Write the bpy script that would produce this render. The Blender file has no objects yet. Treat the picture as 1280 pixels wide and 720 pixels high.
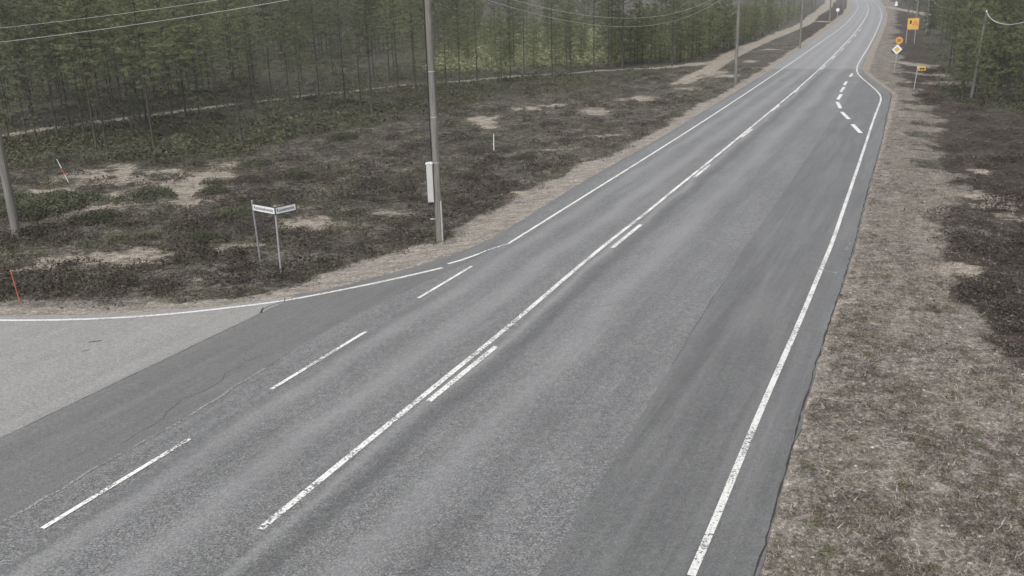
import bpy, bmesh, math, random
import numpy as np
from mathutils import Vector, Matrix

C = bpy.context.scene
COL = C.collection
rnd = random.Random(7)
NR = np.random.RandomState(11)

# ------------------------------------------------------------------ camera
H = 8.0                       # camera height on its roadside mast, metres
F = 1150.0                    # focal length in pixels of the 1280 px photograph
NADX, HOR = 740.0, -3.0
ny = F * F / (360 - HOR)
dn = np.array([NADX - 640, ny, F]); dn /= np.linalg.norm(dn)
UP = -dn
YY = np.array([0, 0, 1.0]); YY = YY - YY.dot(UP) * UP; YY /= np.linalg.norm(YY)
XX = np.cross(YY, UP)

def to_world(e):
    e = np.array(e, float)
    return (float(e.dot(XX)), float(e.dot(YY)), float(e.dot(UP)))

cam_d = bpy.data.cameras.new('camera')
cam = bpy.data.objects.new('camera', cam_d); COL.objects.link(cam)
cx, cy_, cz = to_world((1, 0, 0)), to_world((0, -1, 0)), to_world((0, 0, -1))
M = Matrix(((cx[0], cy_[0], cz[0], 0), (cx[1], cy_[1], cz[1], 0), (cx[2], cy_[2], cz[2], H), (0, 0, 0, 1)))
cam.matrix_world = M
cam_d.sensor_width = 36.0
cam_d.lens = 36.0 * F / 1280.0
cam_d.clip_start = 0.1
cam_d.clip_end = 6000
C.camera = cam

# ------------------------------------------------------------------ world, sun, exposure
SUN_EL, SUN_AZ = math.radians(48), math.radians(200)
w = bpy.data.worlds.new('World'); C.world = w
w.use_nodes = True
nt = w.node_tree
bg = nt.nodes['Background']
sky = nt.nodes.new('ShaderNodeTexSky'); sky.sky_type = 'NISHITA'; sky.sun_disc = False
sky.sun_elevation = SUN_EL; sky.sun_rotation = SUN_AZ
sky.air_density = 1.0; sky.dust_density = 3.0; sky.ozone_density = 1.0
hs = nt.nodes.new('ShaderNodeHueSaturation'); hs.inputs['Saturation'].default_value = 0.15
nt.links.new(sky.outputs[0], hs.inputs['Color'])
nt.links.new(hs.outputs[0], bg.inputs['Color'])
bg.inputs['Strength'].default_value = 0.115
sd = bpy.data.lights.new('sun', 'SUN'); sd.energy = 1.35; sd.angle = math.radians(16); sd.color = (1.0, 0.97, 0.93)
so = bpy.data.objects.new('sun', sd); COL.objects.link(so)
so.rotation_euler = (math.pi / 2 - SUN_EL, 0, math.pi - SUN_AZ)
so.location = (0, 0, 60)
C.view_settings.view_transform = 'Standard'; C.view_settings.look = 'None'
C.view_settings.gamma = 1.0; C.view_settings.exposure = 0.84
C.view_settings.use_curve_mapping = False

# ------------------------------------------------------------------ helpers
def at(px, py, z=0.0):
    r = np.array([px - 640.0, py - 360.0, F])
    a, b, c = r.dot(XX), r.dot(YY), r.dot(UP)
    t = (z - H) / c
    return Vector((a * t, b * t, z))

def ray_y(px, py, Y):
    r = np.array([px - 640.0, py - 360.0, F])
    a, b, c = r.dot(XX), r.dot(YY), r.dot(UP)
    t = Y / b
    return Vector((a * t, Y, H + c * t))

def proj(x, y, z):
    """world -> photo pixels (arrays)"""
    v = np.stack([x, y, z - H], -1)
    Mx = np.stack([XX, YY, UP])            # rows: world axes in camera coords
    e = v @ Mx
    return e[..., 0] / e[..., 2] * F + 640, e[..., 1] / e[..., 2] * F + 360, e[..., 2]

def chaikin(P, n=2):
    P = np.array(P, float)
    for _ in range(n):
        Q = [P[0]]
        for a, b in zip(P[:-1], P[1:]):
            Q.append(a * .75 + b * .25); Q.append(a * .25 + b * .75)
        Q.append(P[-1]); P = np.array(Q)
    return P

def wpoly(px, smooth=1):
    P = np.array([at(a, b)[:2] for a, b in px])
    return chaikin(P, smooth) if smooth else P

def resample(P, step):
    d = np.r_[0, np.cumsum(np.linalg.norm(np.diff(P, axis=0), axis=1))]
    out = [0.0]; s = 0.0
    while s < d[-1]:
        q = np.array([np.interp(s, d, P[:, 0]), np.interp(s, d, P[:, 1])])
        st = step * max(1.0, np.linalg.norm(q) / 25.0)
        s = min(s + st, d[-1]); out.append(s)
    out = np.array(out)
    return np.stack([np.interp(out, d, P[:, 0]), np.interp(out, d, P[:, 1])], 1)

def link(name, me, mat=None, parent=None):
    o = bpy.data.objects.new(name, me); COL.objects.link(o)
    if mat: me.materials.append(mat)
    if parent: o.parent = parent
    return o

def mesh_np(name, verts, faces_flat, loop_tot):
    me = bpy.data.meshes.new(name)
    n = len(verts)
    me.vertices.add(n); me.vertices.foreach_set('co', np.asarray(verts, np.float32).ravel())
    fl = np.asarray(faces_flat, np.int32).ravel()
    if not len(fl):
        me.update(); return me
    me.loops.add(len(fl)); me.loops.foreach_set('vertex_index', fl)
    lt = np.asarray(loop_tot, np.int32)
    me.polygons.add(len(lt))
    me.polygons.foreach_set('loop_start', np.r_[0, np.cumsum(lt)[:-1]].astype(np.int32))
    me.polygons.foreach_set('loop_total', lt)
    me.update(calc_edges=True)
    return me

def tag(o, label=None, cat=None, group=None, kind=None):
    if label: o['label'] = label
    if cat: o['category'] = cat
    if group: o['group'] = group
    if kind: o['kind'] = kind
    return o

def thing(name, label, cat, loc=(0, 0, 0), rz=0.0, group=None):
    o = bpy.data.objects.new(name, None); COL.objects.link(o)
    o.empty_display_size = 0.3
    o.location = loc; o.rotation_euler = (0, 0, rz)
    return tag(o, label, cat, group)

class MB:
    """collects boxes, bars and tubes, then links them as one mesh object"""
    def __init__(s): s.v = []; s.f = []
    def add(s, V, Fs):
        b = len(s.v); s.v += [tuple(p) for p in V]; s.f += [tuple(b + i for i in f) for f in Fs]
    def box(s, x0, x1, y0, y1, z0, z1, mat=None):
        V = [Vector(p) for p in ((x0, y0, z0), (x1, y0, z0), (x1, y1, z0), (x0, y1, z0), (x0, y0, z1), (x1, y0, z1), (x1, y1, z1), (x0, y1, z1))]
        if mat: V = [mat @ p for p in V]
        s.add(V, [(0, 3, 2, 1), (4, 5, 6, 7), (0, 1, 5, 4), (1, 2, 6, 5), (2, 3, 7, 6), (3, 0, 4, 7)])
    def tube(s, pts, rad, n=8, cap=True):
        pts = [Vector(p) for p in pts]
        rads = rad if isinstance(rad, (list, tuple)) else [rad] * len(pts)
        V = []; Fs = []
        ref = Vector((0, 0, 1)) if abs((pts[-1] - pts[0]).normalized().z) < .9 else Vector((1, 0, 0))
        for i, p in enumerate(pts):
            t = (pts[min(i + 1, len(pts) - 1)] - pts[max(i - 1, 0)]).normalized()
            a = t.cross(ref).normalized(); b = t.cross(a).normalized()
            for k in range(n):
                q = 2 * math.pi * k / n
                V.append(p + (a * math.cos(q) + b * math.sin(q)) * rads[i])
        for i in range(len(pts) - 1):
            for k in range(n):
                Fs.append((i * n + k, i * n + (k + 1) % n, (i + 1) * n + (k + 1) % n, (i + 1) * n + k))
        if cap:
            Fs.append(tuple(range(n))); Fs.append(tuple(range(len(pts) * n - 1, len(pts) * n - n - 1, -1)))
        s.add(V, Fs)
    def prism(s, outline, y0, y1):
        """outline in (x,z), extruded along y"""
        n = len(outline)
        V = [(x, y0, z) for x, z in outline] + [(x, y1, z) for x, z in outline]
        s.add(V, [tuple(range(n)), tuple(range(2 * n - 1, n - 1, -1))] + [(i, n + i, n + (i + 1) % n, (i + 1) % n) for i in range(n)])
    def build(s, name, mat, parent=None, smooth=False, bevel=0):
        me = bpy.data.meshes.new(name); me.from_pydata(s.v, [], s.f); me.update()
        bm = bmesh.new(); bm.from_mesh(me); bmesh.ops.recalc_face_normals(bm, faces=bm.faces)
        if bevel: bmesh.ops.bevel(bm, geom=list(bm.edges), offset=bevel, segments=2, affect='EDGES')
        bm.to_mesh(me); bm.free()
        if smooth: me.polygons.foreach_set('use_smooth', [True] * len(me.polygons))
        return link(name, me, mat, parent)

def text_mesh(name, s, size, mat, parent, loc, rot=(math.pi / 2, 0, 0), bold=0.0, ax='CENTER', width=None):
    cu = bpy.data.curves.new(name, 'FONT'); cu.body = s; cu.size = size
    cu.align_x = ax; cu.align_y = 'CENTER'; cu.offset = bold; cu.extrude = 0.001
    tmp = bpy.data.objects.new(name + '_src', cu); COL.objects.link(tmp)
    dg = bpy.context.evaluated_depsgraph_get()
    me = bpy.data.meshes.new_from_object(tmp.evaluated_get(dg))
    bpy.data.objects.remove(tmp)
    if width:
        xs = [v.co.x for v in me.vertices]; k = width / (max(xs) - min(xs))
        for v in me.vertices: v.co.x *= k
    me.materials.clear()
    o = link(name, me, mat, parent); o.location = loc; o.rotation_euler = rot
    return o

def copy_tree(o, parent=None):
    c = o.copy(); COL.objects.link(c)
    if parent: c.parent = parent
    for ch in o.children:
        copy_tree(ch, c)
    return c

# ------------------------------------------------------------------ materials
class NT:
    def __init__(s, name):
        s.m = bpy.data.materials.new(name); s.m.use_nodes = True
        s.t = s.m.node_tree; s.bsdf = s.t.nodes['Principled BSDF']
        s.bsdf.inputs['Specular IOR Level'].default_value = 0.3
        s.co = None
    def n(s, kind, **kw):
        nd = s.t.nodes.new(kind)
        for k, v in kw.items(): setattr(nd, k, v)
        return nd
    def l(s, a, b): s.t.links.new(a, b)
    def pos(s):
        if not s.co: s.co = s.n('ShaderNodeNewGeometry').outputs['Position']
        return s.co
    def noise(s, scale, detail=3, rough=.55, vec=None, off=0, dist=0):
        nd = s.n('ShaderNodeTexNoise'); nd.inputs['Scale'].default_value = scale
        nd.inputs['Detail'].default_value = detail; nd.inputs['Roughness'].default_value = rough
        nd.inputs['Distortion'].default_value = dist
        v = vec or s.pos()
        if off:
            a = s.n('ShaderNodeVectorMath', operation='ADD'); s.l(v, a.inputs[0]); a.inputs[1].default_value = (off, off * .7, off * .3); v = a.outputs[0]
        s.l(v, nd.inputs['Vector']); return nd.outputs['Fac']
    def stretch(s, sx, sy, sz=1, rz=0):
        mp = s.n('ShaderNodeMapping'); mp.inputs['Scale'].default_value = (sx, sy, sz); 
        r = s.n('ShaderNodeVectorRotate', rotation_type='Z_AXIS'); r.inputs['Angle'].default_value = rz
        s.l(s.pos(), r.inputs['Vector']); s.l(r.outputs[0], mp.inputs['Vector']); return mp.outputs[0]
    def ramp(s, fac, a, b, lo=0.0, hi=1.0):
        r = s.n('ShaderNodeMapRange'); s.l(fac, r.inputs['Value'])
        r.inputs['From Min'].default_value = a; r.inputs['From Max'].default_value = b
        r.inputs['To Min'].default_value = lo; r.inputs['To Max'].default_value = hi
        return r.outputs['Result']
    def math(s, op, a, b=None):
        m = s.n('ShaderNodeMath', operation=op)
        for i, v in enumerate((a, b)):
            if v is None: continue
            if isinstance(v, (int, float)): m.inputs[i].default_value = v
            else: s.l(v, m.inputs[i])
        return m.outputs[0]
    def mix(s, f, a, b, blend='MIX'):
        m = s.n('ShaderNodeMix', data_type='RGBA', blend_type=blend)
        for i, v in ((0, f), (6, a), (7, b)):
            if isinstance(v, (int, float)): m.inputs[i].default_value = v
            elif isinstance(v, tuple): m.inputs[i].default_value = (*v, 1)
            else: s.l(v, m.inputs[i])
        return m.outputs[2]
    def attr(s, name):
        a = s.n('ShaderNodeAttribute', attribute_name=name); return a
    def bump(s, h, strength=.4, dist=.02):
        b = s.n('ShaderNodeBump'); b.inputs['Strength'].default_value = strength; b.inputs['Distance'].default_value = dist
        s.l(h, b.inputs['Height']); s.l(b.outputs[0], s.bsdf.inputs['Normal'])
    def done(s, col, rough=.8):
        if isinstance(col, tuple): s.bsdf.inputs['Base Color'].default_value = (*col, 1)
        else: s.l(col, s.bsdf.inputs['Base Color'])
        if isinstance(rough, (int, float)): s.bsdf.inputs['Roughness'].default_value = rough
        else: s.l(rough, s.bsdf.inputs['Roughness'])
        return s.m

def m_simple(name, col, var=.25, scale=6, rough=.6, metal=0.0):
    t = NT(name)
    f = t.noise(scale, 4, .6)
    d = tuple(c * (1 - var) for c in col); b = tuple(min(1, c * (1 + var)) for c in col)
    c = t.mix(t.ramp(f, .3, .7), d, b)
    t.bsdf.inputs['Metallic'].default_value = metal
    return t.done(c, rough)

RZ = math.radians(25)   # heading of the road, for streaks along it

def m_asphalt(name, dark, light, grain=38., speck=1.0, bands=None, patch=.25, streak=.2, crackle=0):
    t = NT(name)
    g = t.noise(grain, 2, .6)
    col = t.mix(t.ramp(g, .5 - .2 / speck, .5 + .2 / speck), dark, light)
    g2 = t.noise(grain * .8, 2, .6, off=9)
    col = t.mix(t.ramp(g2, .52, .8, 0, .55 * speck), col, tuple(min(1, c * 1.75) for c in light))
    g3 = t.noise(grain * .85, 2, .6, off=23)
    col = t.mix(t.ramp(g3, .54, .8, 0, .5 * speck), col, tuple(c * .5 for c in dark))
    g4 = t.noise(9.5, 4, .85, off=57)
    col = t.mix(t.ramp(g4, .50, .66, 0, .42 * speck / 2), col, tuple(min(1, c * 1.5) for c in light))
    col = t.mix(t.ramp(g4, .50, .34, 0, .42 * speck / 2), col, tuple(c * .55 for c in dark))
    s3 = t.noise(1.0, 4, .7, vec=t.stretch(7.5, .22, 1, RZ), off=77)
    col = t.mix(t.ramp(s3, .52, .70, 0, streak * .9), col, tuple(c * .6 for c in dark))
    # broad patches and streaks along the road
    p = t.noise(.35, 3, .6, off=4)
    col = t.mix(t.ramp(p, .3, .72, 0, patch), col, tuple(c * .55 for c in dark))
    s1 = t.noise(1.0, 4, .65, vec=t.stretch(2.6, .14, 1, RZ), off=2)
    col = t.mix(t.ramp(s1, .45, .75, 0, streak), col, tuple(min(1, c * 1.5) for c in light))
    s2 = t.noise(1.0, 3, .6, vec=t.stretch(1.7, .08, 1, RZ), off=13)
    col = t.mix(t.ramp(s2, .5, .8, 0, streak), col, tuple(c * .45 for c in dark))
    if bands:
        at_ = t.attr('lat').outputs['Fac']
        wob = t.noise(.25, 2, .5, off=31)
        lat = t.math('ADD', at_, t.ramp(wob, .2, .8, -.18, .18))
        fadeat = t.attr('lon').outputs['Fac']
        for c0, wd, amt, kind in bands:
            d = t.math('ABSOLUTE', t.math('SUBTRACT', lat, c0))
            f = t.n('ShaderNodeMapRange', interpolation_type='SMOOTHSTEP')
            t.l(d, f.inputs['Value']); f.inputs['From Min'].default_value = wd; f.inputs['From Max'].default_value = 0.0
            f.inputs['To Min'].default_value = 0; f.inputs['To Max'].default_value = amt
            col = t.mix(f.outputs[0], col, tuple(min(1, c * 1.45) for c in light) if kind == 'L' else tuple(c * .6 for c in dark))
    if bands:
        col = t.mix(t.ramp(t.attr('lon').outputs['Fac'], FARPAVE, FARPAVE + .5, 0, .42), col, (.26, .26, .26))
    t.bump(g, .35, .01)
    t.bsdf.inputs['Specular IOR Level'].default_value = .5
    return t.done(col, t.ramp(g2, .3, .7, .48, .70))

def m_paint(name, wear, col=(.74, .74, .72)):
    t = NT(name)
    a = t.noise(17., 5, .8); b = t.noise(1.1, 3, .5, off=5)
    k = t.math('ADD', a, t.math('MULTIPLY', b, .35))
    f = t.ramp(k, .82 - .2 * wear, .90 - .2 * wear)
    tr = t.n('ShaderNodeBsdfTransparent'); mx = t.n('ShaderNodeMixShader')
    dirt = t.noise(30, 2)
    c = t.mix(t.ramp(dirt, .4, .8, 0, .5), col, (.42, .42, .41))
    t.done(c, .55)
    out = t.t.nodes['Material Output']
    t.l(f, mx.inputs[0]); t.l(t.bsdf.outputs[0], mx.inputs[1]); t.l(tr.outputs[0], mx.inputs[2])
    t.l(mx.outputs[0], out.inputs['Surface'])
    return t.m

def m_leaf(name, a, b, c=None, rough=.6, objvar=.35):
    t = NT(name)
    g = t.n('ShaderNodeNewGeometry')
    col = t.mix(g.outputs['Random Per Island'], a, b)
    oi = t.n('ShaderNodeObjectInfo')
    if c: col = t.mix(t.math('MULTIPLY', oi.outputs['Random'], .6), col, c)
    hsv = t.n('ShaderNodeHueSaturation'); t.l(col, hsv.inputs['Color'])
    t.l(t.ramp(oi.outputs['Random'], 0, 1, 1 - objvar, 1 + objvar), hsv.inputs['Value'])
    return t.done(hsv.outputs[0], rough)

def m_ground():
    t = NT('ground')
    A = t.n('ShaderNodeSeparateColor'); t.l(t.attr('m1').outputs['Color'], A.inputs[0])
    B = t.n('ShaderNodeSeparateColor'); t.l(t.attr('m2').outputs['Color'], B.inputs[0])
    gravel, sand, forest = A.outputs[0], A.outputs[1], A.outputs[2]
    grassy, clearing, right = B.outputs[0], B.outputs[1], B.outputs[2]
    fine = t.noise(16, 4, .7); fine2 = t.noise(38, 3, .7, off=6); mid = t.noise(3.2, 4, .65, off=3); big = t.noise(.7, 3, .6, off=8)
    # heath: dark heather, grey lichen, moss green
    st1 = t.noise(1.0, 5, .72, vec=t.stretch(1.1, 2.2, 1, math.radians(-12)), off=70)
    col = t.mix(t.ramp(mid, .36, .62), (.025, .023, .019), (.112, .102, .083))
    col = t.mix(t.ramp(big, .45, .66, 0, .65), col, (.062, .066, .036))
    lich = t.noise(4.3, 5, .75, off=14)
    col = t.mix(t.ramp(lich, .50, .62, 0, .7), col, (.21, .195, .16))
    col = t.mix(t.ramp(st1, .54, .64, 0, .6), col, (.24, .215, .17))
    col = t.mix(t.ramp(t.noise(6.5, 4, .7, off=81), .52, .62, 0, .85), col, (.030, .026, .023))
    red = t.noise(1.9, 3, .6, off=41)
    col = t.mix(t.ramp(red, .6, .72, 0, .35), col, (.11, .062, .042))
    col = t.mix(right, col, t.mix(.85, col, (.44, .36, .33), 'MULTIPLY'))
    col = t.mix(t.math('MULTIPLY', right, t.ramp(t.noise(1.1, 5, .7, vec=t.stretch(.7, 1.6, 1, .2), off=131), .56, .68, 0, .8)), col, (.19, .16, .14))
    col = t.mix(t.math('MULTIPLY', right, .25), col, (.05, .04, .034))
    col = t.mix(t.ramp(t.noise(.16, 4, .65, off=151), .47, .60, 0, .55), col, t.mix(1.0, col, (.42, .38, .36), 'MULTIPLY'))
    # forest floor
    ff = t.mix(t.ramp(mid, .35, .65), (.035, .034, .026), (.085, .078, .055))
    col = t.mix(forest, col, ff)
    # clearing
    cl = t.mix(t.ramp(big, .35, .65), (.10, .105, .05), (.17, .165, .085))
    col = t.mix(clearing, col, cl)
    # grass verge: pinkish soil with thin green and dead stalks
    gv = t.mix(t.ramp(fine, .3, .7), (.090, .080, .070), (.27, .243, .217))
    gv = t.mix(t.ramp(t.noise(.45, 4, .7, off=19), .45, .68, 0, .45), gv, (.115, .105, .075))
    gv = t.mix(t.ramp(t.noise(7.5, 4, .7, off=21), .50, .60, 0, .75), gv, (.075, .066, .052))
    gv = t.mix(t.ramp(t.noise(13, 4, .75, off=37), .52, .60, 0, .8), gv, (.055, .05, .04))
    gv = t.mix(t.ramp(t.noise(.28, 4, .7, off=39), .5, .66, 0, .4), gv, (.12, .114, .08))
    gv = t.mix(t.ramp(t.noise(.8, 4, .7, vec=t.stretch(1.5, .35, 1, RZ), off=29), .5, .68, 0, .5), gv, (.29, .255, .225))
    gv = t.mix(t.ramp(t.noise(11, 3, .7, off=27), .56, .66, 0, .7), gv, (.33, .295, .265))
    def thr(mask, n, lo=-.18, hi=.18, w_=.10):
        k = t.math('ADD', mask, t.ramp(n, .25, .75, lo, hi))
        return t.ramp(k, .5 - w_, .5 + w_)
    edge = t.noise(1.6, 5, .7, off=33)
    col = t.mix(thr(grassy, edge), col, gv)
    gr = t.mix(t.ramp(fine, .3, .7), (.165, .148, .128), (.32, .29, .255))
    gr = t.mix(t.ramp(fine2, .56, .72, 0, .8), gr, (.10, .085, .075))
    gr = t.mix(t.ramp(t.noise(2.1, 4, .7, off=51), .5, .7, 0, .5), gr, (.17, .145, .12))
    col = t.mix(thr(gravel, edge), col, gr)
    sn = t.mix(t.ramp(fine, .3, .7), (.19, .165, .135), (.36, .32, .265))
    sn = t.mix(t.ramp(t.noise(2.2, 4, .7, off=141), .48, .64, 0, .75), sn, (.135, .122, .10))
    sn = t.mix(t.ramp(t.noise(5, 4, .7, off=61), .55, .68, 0, .6), sn, (.13, .11, .085))
    col = t.mix(thr(sand, t.noise(2.6, 6, .75, vec=t.stretch(.8, 1.5, 1, math.radians(-12)), off=91), -.38, .38, .12), col, sn)
    sp = t.math('MULTIPLY', t.ramp(t.noise(9, 5, .8, off=101), .36, .66, .55, 1.5), t.ramp(t.noise(24, 4, .8, off=111), .36, .66, .62, 1.4))
    sp = t.math('MULTIPLY', sp, t.ramp(t.noise(1.3, 4, .7, vec=t.stretch(1, 2.2, 1, math.radians(-12)), off=121), .36, .66, .72, 1.28))
    cmb = t.n('ShaderNodeVectorMath', operation='SCALE'); t.l(col, cmb.inputs[0]); t.l(sp, cmb.inputs['Scale']); col = cmb.outputs[0]
    dk = t.ramp(t.noise(1.7, 4, .7, off=161), .50, .60, 0, .5)
    dk = t.math('MULTIPLY', dk, t.math('SUBTRACT', 1.0, grassy))
    dk = t.math('MULTIPLY', dk, t.math('SUBTRACT', 1.0, gravel))
    dk = t.math('MULTIPLY', dk, t.math('SUBTRACT', 1.0, sand))
    col = t.mix(dk, col, (.022, .019, .016))
    hb = t.math('ADD', t.math('MULTIPLY', fine, .5), mid)
    t.bump(hb, .8, .08)
    return t.done(col, .95)

# ------------------------------------------------------------------ road outlines (photo pixels -> ground metres)
L_LINE = [(613, 317), (635, 305), (718, 253), (800, 202), (890, 145), (980, 85), (1030, 50), (1055, 32.5), (1067, 19), (1072.5, 11), (1072.5, 4), (1068, -2)]
L_EDGE = [(0, 395), (133, 393), (267, 384), (353, 372), (413, 362), (483, 343), (533, 329), (580, 314), (613, 299), (666, 267), (733, 224), (816, 178), (883, 137), (967, 86), (1033, 37), (1058, 20), (1068, 10), (1068, 3), (1064, -2)]
CENTRE = [(325, 662), (523, 500), (621.7, 420), (666.7, 382), (733, 325), (780, 287.5), (816.7, 259), (841.7, 238), (900, 191.5), (933, 164), (967, 136), (1000, 108.5), (1033, 78.5), (1061, 50), (1075, 33), (1082.5, 21), (1086, 12), (1084, 4), (1079, -2)]
R_EDGE = [(944, 718), (978, 604), (1007, 498), (1036, 404), (1051, 361), (1069, 304), (1079, 257), (1097, 195), (1103, 173), (1108, 147), (1113, 125), (1115, 116.5), (1105, 110), (1081, 93), (1077, 86.5), (1081, 75), (1093, 50), (1103, 30), (1106, 20), (1105, 10), (1100, 2), (1096, -2)]
R_LINE = [(864, 720), (893, 653), (922, 582), (955.5, 502), (1001, 399), (1025, 340), (1041, 302), (1056, 257), (1077, 195.5), (1091, 152), (1099.5, 130), (1101.7, 123), (1098.7, 116), (1087.5, 106), (1074, 95), (1070, 87.5), (1073.7, 77.5), (1088, 55), (1098.8, 32), (1102.5, 19), (1100, 10), (1093, 2.5), (1089, -2)]
SEAM_R = [(560, 860), (675, 722), (755, 595), (840, 456), (886, 381), (940, 295), (968, 257), (992, 223), (1025, 172), (1040, 150), (1077, 98), (1071, 92)]
SIDE_SEAM = [(-260, 672), (0, 548), (355, 378)]
MID_SEAM = [(-240, 790), (0, 657), (100, 597), (230, 525), (330, 462), (400, 415), (480, 375), (560, 338), (606, 316)]

def ext(P, d, n, step):
    """prolong a polyline at its start backwards"""
    P = list(map(np.array, P)); v = P[0] - P[1]; v /= np.linalg.norm(v)
    return [P[0] + v * step * k for k in range(n, 0, -1)] + P

cen = wpoly(CENTRE, 2); cen = np.array(ext(cen, 0, 12, 4.0))
redge = wpoly(R_EDGE, 1); redge = np.array(ext(redge, 0, 12, 4.0))
ledge = wpoly(L_EDGE, 1)
# the side road leaves to the left: its outline (far kerb is L_EDGE going left, then back under the camera's left)
side_far = [np.array((-60., ledge[0][1] + 1.5)), np.array((-30., ledge[0][1] + .1))]
near_left = wpoly([(-240, 800)], 0)[0]
road_poly = np.array(side_far + list(ledge) + list(redge[::-1]) + [np.array((-24., -32.)), np.array((-26., -2.)), np.array((-34., 6.)), np.array((-60., 9.))])

def inpoly(x, y, P):
    ins = np.zeros(x.shape, bool)
    a = P; b = np.roll(P, -1, 0)
    for (x0, y0), (x1, y1) in zip(a, b):
        if y0 == y1: continue
        c = ((y0 > y) != (y1 > y)) & (x < (x1 - x0) * (y - y0) / (y1 - y0) + x0)
        ins ^= c
    return ins

def dist_line(x, y, P):
    best = np.full(x.shape, 1e9)
    for a, b in zip(P[:-1], P[1:]):
        d = b - a; L = d.dot(d) + 1e-9
        t = np.clip(((x - a[0]) * d[0] + (y - a[1]) * d[1]) / L, 0, 1)
        q = (x - a[0] - t * d[0]) ** 2 + (y - a[1] - t * d[1]) ** 2
        np.minimum(best, q, out=best)
    return np.sqrt(best)

# value noise for masks and relief
_T = NR.rand(256, 256)
def vnoise(x, y):
    xi = np.floor(x).astype(int); yi = np.floor(y).astype(int); fx = x - xi; fy = y - yi
    fx = fx * fx * (3 - 2 * fx); fy = fy * fy * (3 - 2 * fy)
    g = lambda a, b: _T[a & 255, b & 255]
    return (g(xi, yi) * (1 - fx) + g(xi + 1, yi) * fx) * (1 - fy) + (g(xi, yi + 1) * (1 - fx) + g(xi + 1, yi + 1) * fx) * fy
def fbm(x, y, s, o=4):
    v = 0; a = .5; tot = 0
    for k in range(o):
        v = v + a * vnoise(x / s + 17.3 * k, y / s + 5.1 * k); tot += a; s /= 2; a *= .55
    return v / tot

# borders of the verges
V_LEFT = [(-200, 384), (0, 380), (140, 380), (230, 378), (320, 362), (400, 346), (450, 320), (500, 305), (557, 294), (567, 279), (617, 259), (677, 228), (733, 201), (780, 181), (850, 144), (930, 101), (990, 62), (1036, 29), (1056, 14), (1060, 2), (1056, -4)]
V_RIGHT = [(1700, 700), (1420, 540), (1280, 451), (1251, 435), (1207, 402), (1190, 380), (1172, 345), (1185, 316), (1174, 280), (1195, 250), (1185, 220), (1176, 202), (1171, 150), (1162, 129), (1143, 112), (1128, 87), (1119, 60), (1119, 42), (1120, 12), (1118, 2), (1112, -4)]
vleft = wpoly(V_LEFT, 1); vright = wpoly(V_RIGHT, 1)
ledge_x = np.array(side_far + list(ledge))
verge_l_poly = np.array(list(ledge_x) + list(vleft[::-1]) + [np.array((-40., vleft[0][1])), np.array((-60., vleft[0][1] + 1.0))])
verge_r_poly = np.array(list(redge) + list(vright[::-1]) + [np.array((40., -20.)), np.array((0., -45.))])

PATH = [(-120, 182), (-40, 171), (7, 163), (43, 157), (100, 150), (143, 145), (200, 137), (260, 128), (367, 117), (420, 110.5), (467, 106), (533, 100), (587, 96.5), (653, 91.5), (727, 87), (773, 84), (820, 82), (870, 77), (900, 74), (918, 64.5), (941, 54), (964, 44.5), (987, 36), (1002, 30), (1011, 25), (1017, 17.5), (1027, 13), (1033, 7), (1037, 3), (1040, -3)]
path_w = wpoly(PATH, 1)
TRK_R = wpoly([(1100, 7.5), (1115, 9), (1137, 12.5), (1180, 20)], 1)
TRK_L = wpoly([(1022, 25), (1036, 27), (1056, 27)], 1)
TRK_P = wpoly([(905, 72), (880, 88), (850, 100)], 1)
# sand patches: centre x, centre y, half width, half height (photo pixels)
SAND = [(200, 235, 66, 13), (250, 217, 36, 11), (150, 244, 26, 7), (120, 216, 70, 9), (60, 232, 40, 6), (98, 313, 80, 8), (45, 325, 70, 6), (170, 318, 40, 6), (240, 345, 24, 5), (425, 268, 50, 8), (395, 278, 30, 4),
        (605, 146, 14, 6), (652, 132, 14, 2.5), (745, 135, 16, 4), (700, 128, 18, 1.5), (800, 118, 24, 2.5), (860, 108, 14, 3), (890, 88, 16, 3.5), (905, 93, 12, 2),
        (965, 60, 10, 1.2), (940, 74, 8, 1), (560, 238, 24, 1.5), (470, 255, 20, 1.6), (300, 298, 30, 4), (350, 252, 16, 4), (660, 238, 14, 3), (690, 180, 18, 1.2), (760, 165, 18, 1.2),
        (1226, 240, 30, 5), (1160, 90, 20, 4), (1180, 100, 40, 3), (1240, 250, 26, 4), (1260, 262, 22, 3), (1150, 78, 12, 3), (1228, 210, 10, 4), (1205, 330, 30, 6)]
sand_w = []
for cx0, cy0, a, b in SAND:
    c0 = at(cx0, cy0); e = at(cx0 + a, cy0); u = at(cx0, cy0 - b)
    sand_w.append((c0.x, c0.y, (e - c0).length, (u - c0).length))
CLEAR = wpoly([(560, 46), (640, 34), (900, 24), (900, 50), (860, 70), (640, 84), (540, 90)], 0)
FOREST_L = wpoly([(-400, 300), (0, 205), (120, 200), (300, 190), (380, 165), (520, 145), (600, 125), (720, 108), (800, 95), (860, 82), (905, 66), (985, 30), (1030, 4), (1036, -8)], 0)
FOREST_L = np.vstack([FOREST_L, [(300., 4000.), (-3500., 4000.), (-3500., 60.)]])
FOREST_R = wpoly([(1500, 190), (1280, 140), (1180, 122), (1168, 90), (1152, 40), (1128, 5), (1120, -8)], 0)
FOREST_R = np.vstack([FOREST_R, [(900., 4000.), (3500., 4000.), (3500., 20.)]])
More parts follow.
